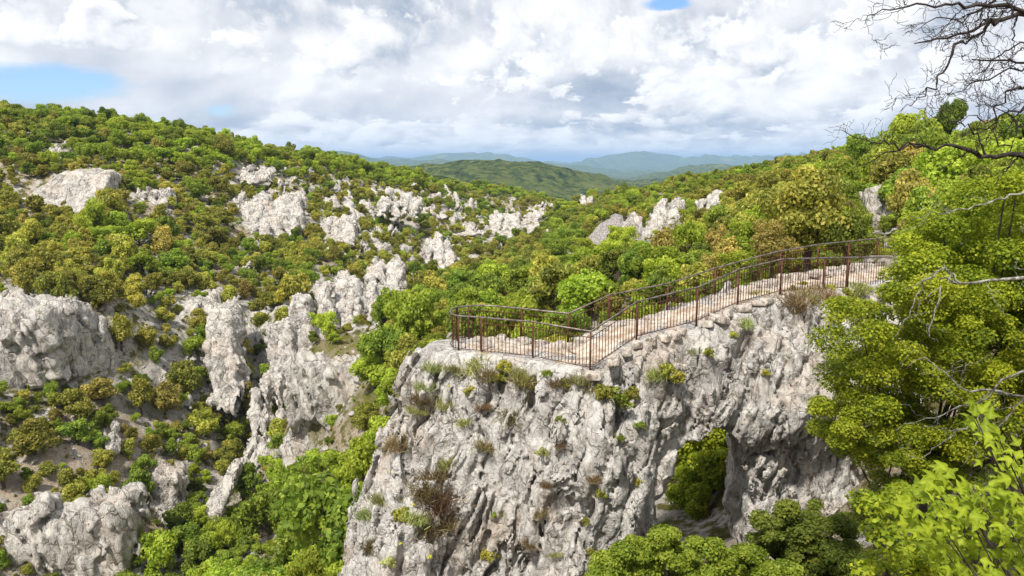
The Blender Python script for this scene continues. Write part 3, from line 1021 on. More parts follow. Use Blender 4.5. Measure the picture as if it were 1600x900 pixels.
OUT_BOX = [(-40, 482, 188, 600, 80), (30, 270, 175, 325, 140), (195, 292, 255, 322, 150), (66, 220, 110, 244, 165), (195, 450, 330, 492, 110), (322, 500, 364, 600, 100), (345, 455, 470, 535, 110), (232, 492, 296, 556, 105), (375, 504, 418, 556, 108), (524, 474, 600, 536, 102), (368, 304, 466, 358, 164), (366, 254, 422, 280, 192), (504, 322, 556, 368, 170), (594, 300, 656, 330, 207), (764, 334, 846, 368, 245), (415, 520, 458, 600, 100),
           (485, 448, 575, 512, 110), (565, 405, 636, 488, 125), (660, 362, 708, 408, 180), (448, 570, 560, 715, 78), (220, 748, 278, 860, 74), (0, 805, 195, 900, 60), (326, 742, 360, 800, 75), (370, 695, 440, 740, 85), (976, 320, 1074, 382, 115), (1088, 296, 1130, 340, 110),
           (1124, 376, 1165, 410, 70), (1340, 305, 1408, 385, 45), (910, 345, 978, 396, 140)]

# scree fan: a sheet of loose stones lying on the right slope
sc = [(905, 388), (930, 362), (955, 348), (980, 338), (982, 350), (966, 378), (948, 398), (925, 400)]
b = MB()
rng = np.random.default_rng(4)
spt = []
while len(spt) < 900:
    px, py = rng.uniform(900, 985), rng.uniform(336, 402)
    ins = False
    for k in range(len(sc)):
        (xa, ya), (xb, yb) = sc[k], sc[k - 1]
        if (ya > py) != (yb > py) and px < (xb - xa) * (py - ya) / (yb - ya) + xa:
            ins = not ins
    if ins:
        spt.append((px, py))
scn = at(945, 372, 150)
Ps = []
NU, NV = 40, 40
for i in range(NU + 1):
    for j in range(NV + 1):
        u, v = i / NU, j / NV
        A = at(903 + 50 * v * 0.9, 386 + 12 * v, 150 - 6 * v)
        B2 = at(972 + 10 * v * 0.3, 336 + 14 * v, 157 - 7 * v)
        Ps.append(A * (1 - u) + B2 * u)
Ps = np.array(Ps)
edge = np.array([min(i, NU - i, 8) * min(j, NV - j, 8) / 64 for i in range(NU + 1) for j in range(NV + 1)])
Ps[:, 2] += fbm(Ps, (0.3, 0.3, 0.3), 4, 0.6) * 0.5 + np.minimum(edge, 1) * 1.8 + 0.1
ii = np.arange((NU + 1) * (NV + 1)).reshape(NU + 1, NV + 1)
q = np.stack([ii[:-1, :-1], ii[1:, :-1], ii[1:, 1:], ii[:-1, 1:]], -1).reshape(-1, 4)
# give the sheet a body reaching into the slope
low = Ps.copy()
low[:, 2] -= 5
low[:, 1] += 4
n0 = len(Ps)
rim = list(ii[:, 0]) + list(ii[-1, 1:]) + list(ii[-2::-1, -1]) + list(ii[0, -2:0:-1])
sq = np.array([(rim[k], rim[k - 1], rim[k - 1] + n0, rim[k] + n0) for k in range(len(rim))])
me = mesh_from('scree', np.concatenate([Ps, low]), np.concatenate([q, q[:, ::-1] + n0, sq]), M_SCREE)
tag(link('scree', me), 'grey fan of loose scree on the right slope', 'scree', kind='stuff')

# small outcrops scattered on the slopes: a few shapes copied
small = [rock_mesh('small_outcrop', (s, s * 0.8, s * z), 0.13 * s / 2, 40 + k, M_FAR, flute=f, taper=0.45, lean=l, rough=1.3, back=1.1, ribs=3)
         for k, (s, z, f, l) in enumerate(((3.0, 0.8, 1.0, -0.2), (3.4, 0.55, 0.9, 0.2), (2.6, 1.1, 0.8, -0.3), (3.0, 0.45, 1.0, 0.0), (2.8, 0.9, 1.0, 0.3)))]
rng = np.random.default_rng(21)
REG = [(365, 255, 480, 300, 9, 0.9), (365, 305, 480, 372, 26, 1.4), (490, 280, 640, 340, 24, 1.4), (500, 340, 640, 400, 26, 1.5), (640, 290, 720, 350, 20, 1.4), (700, 325, 860, 370, 34, 1.3), (700, 370, 800, 410, 14, 1.0),
       (360, 370, 470, 440, 6, 1.0), (640, 410, 690, 450, 6, 0.9), (200, 330, 330, 400, 4, 1.0), (200, 460, 480, 620, 22, 0.8), (460, 400, 640, 520, 10, 1.0), (60, 600, 220, 780, 10, 0.6), (260, 600, 420, 740, 16, 0.7), (380, 580, 440, 700, 8, 0.7), (820, 320, 870, 345, 10, 1.4), (830, 380, 1000, 460, 7, 0.7), (1080, 270, 1180, 330, 8, 0.8), (920, 290, 1010, 330, 7, 1.0), (1180, 320, 1300, 380, 4, 0.6)]
SMALL_PX = []
for (x0, y0, x1, y1, n, sc_) in REG:
    for k in range(n):
        px, py = rng.uniform(x0, x1), rng.uniform(y0, y1)
        g = ground_px(px, py)
        s = sc_ * rng.uniform(0.5, 1.25) * (0.6 + g[1] / 300)
        o = link('small_outcrop', small[rng.integers(5)], (g[0], g[1], ground(g[0], g[1]) + 0.15 * s), None, (rng.uniform(-.2, .2), rng.uniform(-.2, .2), rng.uniform(-.7, .7)), (s * rng.uniform(.8, 1.3), s, s * rng.uniform(.7, 1.2)))
        tag(o, auto_label(rng.choice(['small pale limestone outcrop', 'low white rock', 'broken grey rock']), px, py), 'rock outcrop', 'small rocks breaking through the scrub')
        SMALL_PX.append((px, py, 8 * s * 100 / g[1]))

# ------------------------------------------------------------------ the rock spur with its arch
RZ = at(923, 518, 20.3)[2]
near_px = [(703, 487), (705, 490), (709, 492), (716, 493.5), (730, 494.5), (752, 496), (833, 503), (923, 518)]
far_px = [(703, 487), (706, 483), (714, 480), (732, 478), (755, 477), (815, 482), (888, 490)]
near_up = [(996, 471, 21.3), (1090, 449, 22.3), (1155, 421, 23.0), (1222, 405, 24.0), (1290, 403, 25.0), (1385, 401.5, 26.2)]
far_up = [(952, 461, 23.2), (1044, 443, 24.2), (1118, 419, 25.0), (1188, 400, 26.0), (1220, 392, 26.6), (1279, 382, 27.6), (1327, 377, 29.0), (1385, 371, 30.3)]
NEAR = np.array([at_z(x, y, RZ) for x, y in near_px] + [at(*r) for r in near_up])
FAR = np.array([at_z(x, y, RZ) for x, y in far_px] + [at(*r) for r in far_up])


def along(P, n):
    s = np.r_[0, np.cumsum(np.linalg.norm(np.diff(P[:, :2], axis=0), axis=1))]
    q = np.linspace(0, s[-1], n)
    return np.c_[[np.interp(q, s, P[:, k]) for k in range(3)]].T


RAILH = 1.08
# centre line of the path: mid points of both rails at shared stations
st_n = NEAR[3:]
st = np.linspace(0, 1, 60)
nA, fA = along(NEAR[2:], 400), along(FAR[2:], 400)
mid = []
for p in along(NEAR[4:], 60):
    k = np.argmin(np.linalg.norm(fA[:, :2] - p[:2], axis=1))
    mid.append((p + fA[k]) / 2)
mid = np.array(mid)
mid[:, 2] = np.interp(np.arange(len(mid)), np.arange(len(mid)), mid[:, 2]) - RAILH
mid = np.concatenate([mid, [mid[-1] + (2.5, 1.2, 0.3)]])
h = 0.07
xs = np.arange(-7.2, 14.5, h)
ys = np.arange(15.6, 29.5, h)
zs = np.arange(-17.5, -2.9, h)
X2, Y2 = np.meshgrid(xs, ys, indexing='ij')
best = np.full(X2.shape, 1e9)
ztop = np.zeros(X2.shape)
side = np.zeros(X2.shape)
for a, b_ in zip(mid[:-1], mid[1:]):
    ab = (b_ - a)[:2]
    tt = np.clip(((X2 - a[0]) * ab[0] + (Y2 - a[1]) * ab[1]) / (ab @ ab), 0, 1)
    ex, ey = X2 - a[0] - tt * ab[0], Y2 - a[1] - tt * ab[1]
    d = np.hypot(ex, ey)
    m_ = d < best
    best = np.where(m_, d, best)
    ztop = np.where(m_, a[2] + (b_[2] - a[2]) * tt, ztop)
    side = np.where(m_, (ex * ab[1] - ey * ab[0]) / np.linalg.norm(ab), side)
X, Y, Z = np.meshgrid(xs.astype(np.float32), ys.astype(np.float32), zs.astype(np.float32), indexing='ij')
D2 = best[:, :, None].astype(np.float32)
ZT = ztop[:, :, None].astype(np.float32)
SD = side[:, :, None].astype(np.float32)
dep = np.maximum(ZT - Z, 0)
leftness = np.clip((0.5 - X) / 3.0, 0, 1)
half = 1.12 + 0.55 * (1 - np.exp(-dep / 0.5)) + 0.05 * dep + leftness * (0.30 * dep) + np.clip(X - 3, 0, 8) * 0.02 * dep
wall = D2 - half
# right of the arch the foot of the wall hollows in under a brow
hol = np.clip((X - 5.2) / 1.2, 0, 1) * np.clip((11.5 - X) / 1.5, 0, 1) * np.clip((-7.2 - Z) / 1.6, 0, 1) * np.clip((Z + 11.5) / 1.5, 0, 1) * (SD > 0)
wall = wall + hol * 0.7
bulge = np.clip((X - 7.0) / 2.0, 0, 1) * np.exp(-((Z + 7.0) / 1.4) ** 2) * (SD > 0)
wall = wall - bulge * 0.5
# shoulder in front of the platform
topd = Z - (ZT + 0.02 - np.maximum(D2 - 1.15, 0) * 0.55)
sd = np.maximum(wall * 0.93, topd * 0.9)
band = np.abs(sd) < 1.5
B = np.c_[X[band], Y[band], Z[band]]
wallness = np.clip((-0.15 - (B[:, 2] - np.broadcast_to(ZT, X.shape)[band])) / 0.5, 0.0, 1)
wallness = np.maximum(wallness, np.clip((np.broadcast_to(D2, X.shape)[band] - 1.12) / 0.3, 0, 1) * 0.75)
sh = B.copy()
sh[:, 0] -= 0.30 * B[:, 2]
n = fbm(B, (0.30,) * 3, 3, 0.5, 2) * 0.50
rightness = np.clip((B[:, 0] - 1.5) / 3.0, 0, 1)
fl = np.abs(fbm(sh, (0.95, 0.95, 0.12), 3, 0.5, 12))
n += (np.minimum(fl, 0.5) - 0.3) * 0.55 * (1 - 0.45 * rightness)
fl2 = np.abs(fbm(sh, (2.6, 2.6, 0.34), 3, 0.5, 19))
n += (np.minimum(fl2, 0.4) - 0.22) * 0.12
wp = sh + np.stack([fbm(B, (0.8,) * 3, 2, 0.5, 40 + k) for k in range(3)], 1) * 0.25
lev, fe = facets(wp, (1.25, 1.25, 0.32), 3)
n += lev * (0.22 - 0.09 * rightness) + (np.clip(fe * 8, 0, 1) - 0.88) * 0.32
lev, fe = facets(wp, (0.85, 0.85, 0.10), 23)
n += lev * 0.10 + (np.clip(fe * 10, 0, 1) - 0.9) * 0.30
lev, fe = facets(wp, (2.3, 2.3, 0.75), 7)
n += lev * (0.105 - 0.04 * rightness) + (np.clip(fe * 6, 0, 1) - 0.88) * 0.13
lev, fe = facets(wp, (6.2, 6.2, 3.2), 13)
n += lev * 0.045 + (np.clip(fe * 4, 0, 1) - 0.85) * 0.05
n += fbm(B, (2.6,) * 3, 4, 0.6, 6) * 0.035
pit = fbm(B, (1.7, 1.7, 1.3), 2, 0.5, 27)
n -= np.clip(pit - 0.85, 0, 1) * 0.5
top_n = fbm(B, (1.4,) * 3, 3, 0.6, 8) * 0.03
sd[band] -= n * wallness + top_n * (1 - wallness)
# arch: a leaning teardrop tunnel running straight back
ax = np.array([(4.2, -15.5), (4.5, -9.9), (4.8, -9.1), (5.25, -8.4), (5.7, -7.98), (6.1, -8.02), (6.42, -8.5), (6.6, -9.2), (6.75, -10.0), (6.9, -15.5)])
xs0 = xs
xs = np.arange(xs0[0] - 2.5, xs0[-1] + 2.5, h)
AX, AZ = np.meshgrid(xs, zs, indexing='ij')
inside = np.zeros(AX.shape, bool)
dist = np.full(AX.shape, 9.0)
for k in range(len(ax)):
    (xa, ya), (xb, yb) = ax[k], ax[k - 1]
    c_ = ((ya > AZ) != (yb > AZ)) & (AX < (xb - xa) * (AZ - ya) / (yb - ya + 1e-9) + xa)
    inside ^= c_
    e = np.array([xb - xa, yb - ya])
    tt = np.clip(((AX - xa) * e[0] + (AZ - ya) * e[1]) / (e @ e), 0, 1)
    dist = np.minimum(dist, np.hypot(AX - xa - tt * e[0], AZ - ya - tt * e[1]))
pd = np.where(inside, -dist, dist).astype(np.float32)
tun = np.empty(X.shape, np.float32)
for j_, yy_ in enumerate(ys):                       # the tunnel bends a little to the right going back
    i0 = int(round((2.5 - 0.17 * (yy_ - 21.4)) / h))
    tun[:, j_, :] = pd[i0:i0 + len(xs0)]
xs = xs0
tun -= 0.30 + np.clip((21.2 - Y) * 0.30, 0, 0.6)           # mouth flares
bd = np.abs(tun) < 0.9
B = np.c_[X[bd], Y[bd], Z[bd]]
tun[bd] += fbm(B, (1.0, 0.7, 1.0), 4, 0.55, 33) * 0.26 + (np.clip(cells(B, (1.3, 1.3, 1.3), 5)[1] * 3, 0, 1) - 0.6) * 0.08
sd = np.maximum(sd, -tun)
gro = (np.sqrt(((X - 6.9) / 2.1) ** 2 + ((Y - 20.7) / 1.5) ** 2 + ((Z + 10.0) / 2.25) ** 2) - 1) * 1.6
gb = np.abs(gro) < 0.9
B = np.c_[X[gb], Y[gb], Z[gb]]
gro[gb] += fbm(B, (0.8,) * 3, 4, 0.5, 51) * 0.16 + (np.clip(facets(B, (1.4, 1.4, 0.9), 5)[1] * 4, 0, 1) - 0.7) * 0.12
sd = np.maximum(sd, -gro)
V, Q = surface_nets(sd, (xs[0], ys[0], zs[0]), h)
spur_m = mesh_from('rock_arch', V, Q, M_ROCK)
spur = link('rock_arch', spur_m)
tag(spur, 'pale fluted limestone spur pierced by a natural arch, carrying the railed path', 'rock arch')
SPUR_V = V
del X, Y, Z, sd, tun, wall, topd, band, bd


# top of the spur under a point
def spur_top(x, y):
    m_ = (np.abs(V[:, 0] - x) < 0.09) & (np.abs(V[:, 1] - y) < 0.09)
    return V[m_, 2].max() if m_.any() else None


# trodden path lying on the spur
rows = []
cross = 9
rng = np.random.default_rng(8)
mc = along(mid, 220)
T = np.gradient(mc, axis=0)
Nn = np.c_[T[:, 1], -T[:, 0]] / np.linalg.norm(T[:, :2], axis=1)[:, None]
pv_ = []
for i, p in enumerate(mc):
    for j in range(cross):
        u = (j / (cross - 1) - 0.5) * 2
        w_ = 0.90 * (1 if i > 8 else math.sqrt(max(0.02, i / 8)))
        e = abs(u) ** 4
        pv_.append((p[0] + Nn[i, 0] * u * w_, p[1] + Nn[i, 1] * u * w_, p[2] + 0.07 - 0.16 * e))
pv_ = np.array(pv_)
pv_[:, 2] += fbm(pv_, (1.8,) * 3, 4, 0.6, 3) * 0.085
ii = np.arange(len(pv_)).reshape(-1, cross)
q = np.stack([ii[:-1, :-1], ii[:-1, 1:], ii[1:, 1:], ii[1:, :-1]], -1).reshape(-1, 4)
tag(link('path', mesh_from('path', pv_, q, M_PATH)), kind='structure')

# low rubble parapet on the far side: individual stones in one dry stone wall
M_STONE = limestone('parapet_stone', 2.2, base=((0.30, 0.26, 0.22), (0.50, 0.44, 0.385), (0.64, 0.585, 0.53)), warm=0.5, bumps=0.5, stain=0.2, lichen=0.15)
stones = [rock_mesh('stone', (0.42 * a, 0.34, 0.26 * c_), 0.035, 60 + k, M_STONE, flute=0.1, amp=0.5, taper=0.1) for k, (a, c_) in enumerate(((1, 1), (1.3, .8), (.8, 1.2), (1.1, 1.1)))]
fo = along(FAR[4:], 140)
bs = []
wallo = link('dry_stone_wall', None, fo[0] - (0, 0, RAILH))
tag(wallo, 'low rough dry stone parapet along the far side of the railed path', 'stone wall')
fT = np.gradient(fo, axis=0)
fN = np.c_[fT[:, 1], -fT[:, 0]] / np.linalg.norm(fT[:, :2], axis=1)[:, None]
sv_all, sq_all, cnt_ = [], [], 0
for k in range(0, len(fo)):
    p = fo[k]
    for lay in range(2):
        if rng.random() < (0.12, 0.55)[lay]:
            continue
        sm = stones[rng.integers(4)]
        co = np.empty(len(sm.vertices) * 3, np.float32)
        sm.vertices.foreach_get('co', co)
        co = co.reshape(-1, 3) * rng.uniform(0.6, 1.3) * np.array([1, 1, rng.uniform(.6, 1)])
        a = rng.uniform(0, 6.28)
        R = np.array([[math.cos(a), -math.sin(a), 0], [math.sin(a), math.cos(a), 0], [0, 0, 1]])
        fq = np.empty(len(sm.polygons) * 4, np.int32)
        sm.polygons.foreach_get('vertices', fq)
        off = fN[k] * (0.30 + rng.uniform(-.08, .1))
        pos_ = np.array([p[0] + off[0], p[1] + off[1], p[2] - RAILH + 0.0 + lay * 0.14 + rng.uniform(-.03, .03)])
        sv_all.append(co @ R.T + pos_ - np.array(wallo.location))
        sq_all.append(fq.reshape(-1, 4) + cnt_)
        cnt_ += len(co)
link('stone_course', mesh_from('stone_course', np.concatenate(sv_all), np.concatenate(sq_all), M_STONE), parent=wallo)

# loose kerb stones and rough steps on the near side
G_K = "rough stones bedded along the near edge of the path"
no = along(NEAR[7:], 30)
for k, p in enumerate(no[:19]):
    if k % 2 and rng.random() < .4:
        continue
    s = rng.uniform(0.6, 1.0)
    o = link('edge_stone', stones[rng.integers(4)], (p[0] + rng.uniform(-.1, .1), p[1] - 0.10 - rng.uniform(0, .12), p[2] - RAILH - 0.10), None, (rng.uniform(-.2, .2), rng.uniform(-.2, .2), rng.uniform(0, 6)), (s * 1.3, s, s))
    x_, y_ = project(np.array(o.location))
    tag(o, 'rough edge stone under the near railing, ' + ('at the steps' if x_ < 1000 else 'on the slope above the steps' if x_ < 1100 else 'by the upper bend'), 'stone', G_K)
big = rock_mesh('stone_block', (0.9, 0.6, 0.62), 0.045, 71, M_ROCK, flute=0.1, amp=0.35, taper=0.02)
p = at(1030, 562, 21.2)
tag(link('stone_block', big, p + (0, 0.25, 0), None, (0, 0, 0.1)), 'squared pale stone block in the masonry under the railing slope', 'stone block')

# ------------------------------------------------------------------ railing
rail = link('metal_railing', None, NEAR[0] - (0, 0, RAILH))
tag(rail, 'rusty iron railing looping round the viewing platform and up the path', 'railing')
RO = np.array(rail.location)


def smooth_path(P, keep):
    return P


loop = np.concatenate([FAR[::-1], NEAR[1:]])
# round the loop end
s = np.r_[0, np.cumsum(np.linalg.norm(np.diff(loop, axis=0), axis=1))]
b = MB()
b.tube(loop - RO, 0.027, 8)
link('handrail', b.mesh('handrail', M_RAIL), parent=rail)
for nm, dz_, r_ in (('upper_bar', 0.17, 0.012), ('bottom_bar', 1.0, 0.012)):
    b = MB()
    b.tube(loop - RO - (0, 0, dz_), r_, 6)
    link(nm, b.mesh(nm, M_RUST), parent=rail)


def on_px(P, px):
    """point of rail polyline whose picture column is px"""
    q = along(P, 3000)
    x_, _ = project(q)
    return q[np.argmin(np.abs(x_ - px))]


pm = MB()
pm.box((0, 0, -0.54), (0.055, 0.055, 1.1))
post_far = pm.mesh('post', M_RUST, False)
pm = MB()
pm.box((0, 0, -0.70), (0.05, 0.05, 1.40))
post_near = pm.mesh('post', M_RUST, False)
nearP, farP = NEAR[3:], FAR[2:]
for x_ in (716, 752, 833, 923, 996, 1090, 1155, 1222, 1289, 1326):
    p = on_px(nearP, x_) - RO
    link('post', post_near, p, rail)
for x_ in (708, 732, 815, 888, 952, 1044, 1118, 1188, 1220, 1279, 1327, 1372):
    p = on_px(farP, x_) - RO
    link('post', post_far, p, rail)
bm_ = MB()
bm_.tube([(0, 0, -0.17), (0, 0, -0.6), (0, 0, -1.01)], 0.011, 6)
bal = bm_.mesh('baluster', M_RUST)
pts = []
for P in (NEAR[1:], FAR[1:]):
    L = np.r_[0, np.cumsum(np.linalg.norm(np.diff(P, axis=0), axis=1))]
    q = np.arange(0.06, L[-1], 0.118)
    pts.append(np.c_[[np.interp(q, L, P[:, k]) for k in range(3)]].T)
nb = pts[0]
for p in nb[:100]:
    link('baluster', bal, p - RO, rail)
b = MB()
for p in np.concatenate([nb[100:], pts[1]]):
    b.tube([p - RO - (0, 0, .17), p - RO - (0, 0, .6), p - RO - (0, 0, 1.01)], 0.011, 4)
tag(link('balusters', b.mesh('balusters', M_RUST), parent=rail), kind='stuff')

# ------------------------------------------------------------------ trees and shrubs
def make_crown(name, seed, mat, Wd=1.0, H=0.9, lobes=60, leaves=5200, leaf=0.032, base=0.12, spread=0.36, up=0.25):
    rng = np.random.default_rng(seed)
    ns = int(rng.integers(3, 6))                      # a few leaders, each with its own head of leaves
    an = rng.uniform(0, 6.28) + np.arange(ns) * 6.28 / ns + rng.normal(size=ns) * 0.4
    rd = rng.uniform(0.06, 0.30, ns) * Wd
    sc_ = np.c_[np.cos(an) * rd, np.sin(an) * rd, H * rng.uniform(0.28, 0.66, ns)]
    sc_[0, :2] *= 0.3
    sc_[0, 2] = H * 0.62
    sr_ = rng.uniform(0.17, 0.30, ns) * Wd
    si = rng.integers(0, ns, lobes)
    d = sph(rng, lobes, up)
    c = sc_[si] + d * (sr_[si] * rng.uniform(0.4, 1.12, lobes))[:, None] * np.array([1, 1, 0.85])
    c[:, 2] = np.maximum(c[:, 2], 0.06) + base
    lr = rng.uniform(0.055, 0.15, lobes)
    tone = rng.uniform(-0.22, 0.22, lobes)
    w = lr ** 2
    li = rng.choice(lobes, leaves, p=w / w.sum())
    dd = sph(rng, leaves, 0.35)
    rad = lr[li] * rng.uniform(0.72, 1.10, leaves) ** 1.0
    pos_ = c[li] + dd * rad[:, None] * np.array([1, 1, 0.85])
    nrm = dd + rng.normal(size=(leaves, 3)) * 0.55
    a = np.clip(0.54 + tone[li] * 0.8 + rng.normal(size=leaves) * 0.20, 0.10, 1)
    V_, Q_, A_ = leaf_quads(pos_, nrm, leaf * rng.uniform(0.6, 1.3, leaves), 0.62, rng, a)
    return mesh_from(name, V_, Q_, mat, False, {'lv': A_}), c, lr


def make_trunk(name, seed, centers, mat, base_r=0.035, H=0.5):
    rng = np.random.default_rng(seed)
    b = MB()
    top = np.array([rng.normal() * 0.03, rng.normal() * 0.03, H])
    pts_ = np.array([(0, 0, -0.12), (0.012, 0, 0.1), (-0.01, 0.01, H * 0.55), tuple(top)])
    b.tube(pts_, [base_r * 1.3, base_r, base_r * 0.75, base_r * 0.35], 7)
    for c in centers[rng.permutation(len(centers))[:9]]:
        s0 = pts_[1] + (top - pts_[1]) * rng.uniform(0.1, 0.8)
        m_ = (s0 + c) / 2 + rng.normal(size=3) * 0.03
        b.tube([s0, m_, c], [base_r * 0.5, base_r * 0.32, base_r * 0.1], 5)
    return b.mesh(name, mat)


KINDS = {}
for kind, mat, n, kw in (('oak', M_OLIVE, 6, dict(H=0.82, lobes=64)), ('green', M_GREEN, 5, dict(H=0.98, lobes=60)), ('spring', M_BRIGHT, 5, dict(H=0.95, lobes=62)),
                         ('bronze', M_BROWN, 3, dict(H=0.85, lobes=60)), ('grey', M_GREY, 3, dict(H=0.62, lobes=44, base=0.0))):
    KINDS[kind] = []
    for k in range(n):
        cr, cc, lr = make_crown('crown', hash_ := 100 + len(KINDS) * 10 + k, mat, **kw)
        KINDS[kind].append((cr, make_trunk('trunk', hash_, cc, M_BARK)))
NAMES = {'oak': ('oak_tree', 'olive green oak', 'tree', 'olive green oaks on the canyon slopes'), 'green': ('broadleaf_tree', 'dark green leafy tree', 'tree', 'dark green trees on the canyon slopes'),
         'spring': ('maple_tree', 'bright spring green tree', 'tree', 'bright green trees on the canyon slopes'), 'bronze': ('oak_tree', 'bronze brown oak', 'tree', 'bronze oaks on the canyon slopes'),
         'grey': ('shrub', 'low grey green shrub', 'shrub', 'grey green shrubs on the canyon slopes')}


def tree(kind, var, loc, w, hfac, rot, label, name=None, group=None, cat=None):
    nm, what, ct, gr = NAMES[kind]
    r = link(name or nm, None, loc, None, (0, 0, rot), (w * 1.12, w * 0.95, w * hfac))
    tag(r, label, cat or ct, group or gr)
    cr, tr = KINDS[kind][var]
    link('crown', cr, parent=r)
    link('trunk', tr, parent=r)
    return r


def inpoly(px, py, poly):
    ins = np.zeros(np.shape(px), bool)
    for k in range(len(poly)):
        (xa, ya), (xb, yb) = poly[k], poly[k - 1]
        ins ^= ((ya > py) != (yb > py)) & (px < (xb - xa) * (py - ya) / (yb - ya + 1e-9) + xa)
    return ins


SPUR_POLY = [(700, 560), (760, 550), (920, 585), (1000, 530), (1160, 480), (1380, 440), (1600, 440), (1600, 900), (560, 900), (610, 680), (650, 590)]
OPEN = [  # picture regions and the share of trees kept in them
    ([(480, 525), (560, 512), (580, 540), (575, 590), (640, 640), (560, 640), (480, 570)], 0.02),
    ([(60, 670), (220, 640), (300, 700), (210, 790), (40, 790)], 0.42),
    ([(225, 550), (285, 550), (290, 620), (230, 620)], 0.05),
    ([(260, 600), (450, 560), (450, 700), (330, 760), (260, 700)], 0.75),
    ([(360, 255), (480, 250), (640, 300), (860, 320), (860, 350), (700, 420), (480, 420), (360, 380)], 0.34),
    ([(1330, 240), (1420, 240), (1420, 275), (1330, 275)], 0.1),
    ([(870, 400), (955, 335), (990, 335), (990, 400), (965, 455), (880, 455)], 0.04),
    ([(985, 385), (1090, 350), (1090, 395), (990, 420)], 0.25),
    ([(1090, 340), (1140, 330), (1140, 370), (1090, 370)], 0.3),
    ([(0, 380), (25, 385), (15, 470), (-40, 470)], 0.0),
]
rng = np.random.default_rng(77)
NC = 60000
cy_ = 28 + (430 - 28) * rng.random(NC) ** 1.3
cx_ = (rng.random(NC) * 2 - 1) * (cy_ * 0.72 + 6)
ok = (np.abs(cx_) < 220)
cx_, cy_ = cx_[ok], cy_[ok]
cz_ = ground(cx_, cy_)
px_, py_ = project(np.c_[cx_, cy_, cz_ + 1.2])
ok = (px_ > -60) & (px_ < 1660) & (py_ > 140) & (py_ < 960)
keep = np.ones(len(cx_))
for poly, sh_ in OPEN:
    keep = np.where(inpoly(px_, py_, poly), np.minimum(keep, sh_), keep)
for (x0, y0, x1, y1, Yb) in OUT_BOX:
    keep = np.where((px_ > x0) & (px_ < x1) & (py_ > y0) & (py_ < y1 + 8) & (cy_ > Yb - 14) & (cy_ < Yb + 22), 0.22 if 190 < x0 < 480 and 440 < y0 < 530 else 0.0, keep)
keep_u = np.where(keep == 0.0, 0.10, np.minimum(1.0, keep + 0.25))
okU = ok & ~(inpoly(px_, py_, SPUR_POLY) & (cy_ > 27)) & (cy_ < 330)
fU = np.linspace(0.03, 0.975, 60)[None]
iu = np.flatnonzero(okU)
vu = np.ones(len(iu), bool)
for s_ in range(0, len(iu), 4000):
    e = iu[s_:s_ + 4000]
    vu[s_:s_ + 4000] = (ground(cx_[e, None] * fU, cy_[e, None] * fU) < (cz_[e, None] + 1.2) * fU + 0.2).all(1)
iu = iu[vu]
cx0_, cy0_, keep_u = cx_[iu], cy_[iu], keep_u[iu]
ok &= rng.random(len(keep)) < keep
ok &= ~(inpoly(px_, py_, SPUR_POLY) & (cy_ > 27))
cx_, cy_, cz_, px_, py_ = [a[ok] for a in (cx_, cy_, cz_, px_, py_)]
# seen from the camera?
f_ = np.linspace(0.03, 0.975, 90)[None]
vis = np.ones(len(cx_), bool)
tz = cz_ + 3.6
for s_ in range(0, len(cx_), 4000):
    e = slice(s_, s_ + 4000)
    gz = ground(cx_[e, None] * f_, cy_[e, None] * f_)
    vis[e] = (gz < tz[e, None] * f_ + 0.2).all(1)
cx_, cy_, cz_, px_, py_ = [a[vis] for a in (cx_, cy_, cz_, px_, py_)]
tone_n = fbm(np.c_[cx_, cy_, cz_ * 0], (0.035, 0.035, 1), 2, 0.5, 55)
acc = []
grid = {}
for i in range(len(cx_)):
    x, y, z, px, py = cx_[i], cy_[i], cz_[i], px_[i], py_[i]
    mids = 360 < px < 870 and py < 430
    ridge = (px < 900 and py < 235 + px * 0.09)
    r = rng.random()
    tn = tone_n[i] + rng.normal() * 0.35
    if ridge:
        kind = 'spring' if tn > -0.1 else ('green' if r < 0.55 else 'oak')
        w = rng.uniform(3.2, 5.2)
    elif mids:
        kind = 'oak' if tn > 0.1 else ('grey' if r < 0.35 else 'green')
        w = rng.uniform(1.6, 4.2) + (1.2 if rng.random() < 0.12 else 0)
    elif px < 480:
        kind = 'oak' if tn > -0.15 else ('bronze' if r < 0.25 else 'green' if r < 0.75 else 'spring')
        w = (rng.uniform(1.6, 3.4) if rng.random() < 0.5 else rng.uniform(3.4, 6.2)) * (1.0 if py < 600 else 0.85)
        if py > 740 and px > 230:
            kind = 'spring' if r < 0.55 else 'green'
    elif px < 1000:
        kind = 'spring' if tn > 0.0 else ('oak' if r < 0.45 else 'green')
        w = rng.uniform(1.5, 3.0) if rng.random() < 0.4 else rng.uniform(3.0, 5.0)
    else:
        kind = 'oak' if tn > 0.25 else ('green' if r < 0.5 else 'spring' if r < 0.85 else 'bronze')
        w = rng.uniform(2.0, 4.4) if y < 90 else rng.uniform(1.8, 3.6)
        if y < 50:
            w = rng.uniform(1.6, 3.0)
    if keep is not None and kind == 'grey':
        w = min(w, 2.6)
    if y < 34 and px > 1180:
        continue
    key = (int(x // 8), int(y // 8))
    bad = False
    for a in (-1, 0, 1):
        for c_ in (-1, 0, 1):
            for (x2, y2, w2) in grid.get((key[0] + a, key[1] + c_), ()):
                if (x - x2) ** 2 + (y - y2) ** 2 < (0.30 * (w + w2)) ** 2:
                    bad = True
    if bad:
        continue
    grid.setdefault(key, []).append((x, y, w))
    acc.append((w / y, kind, x, y, z, w, px, py))
n_big = len(acc)
under = []
ug = {}
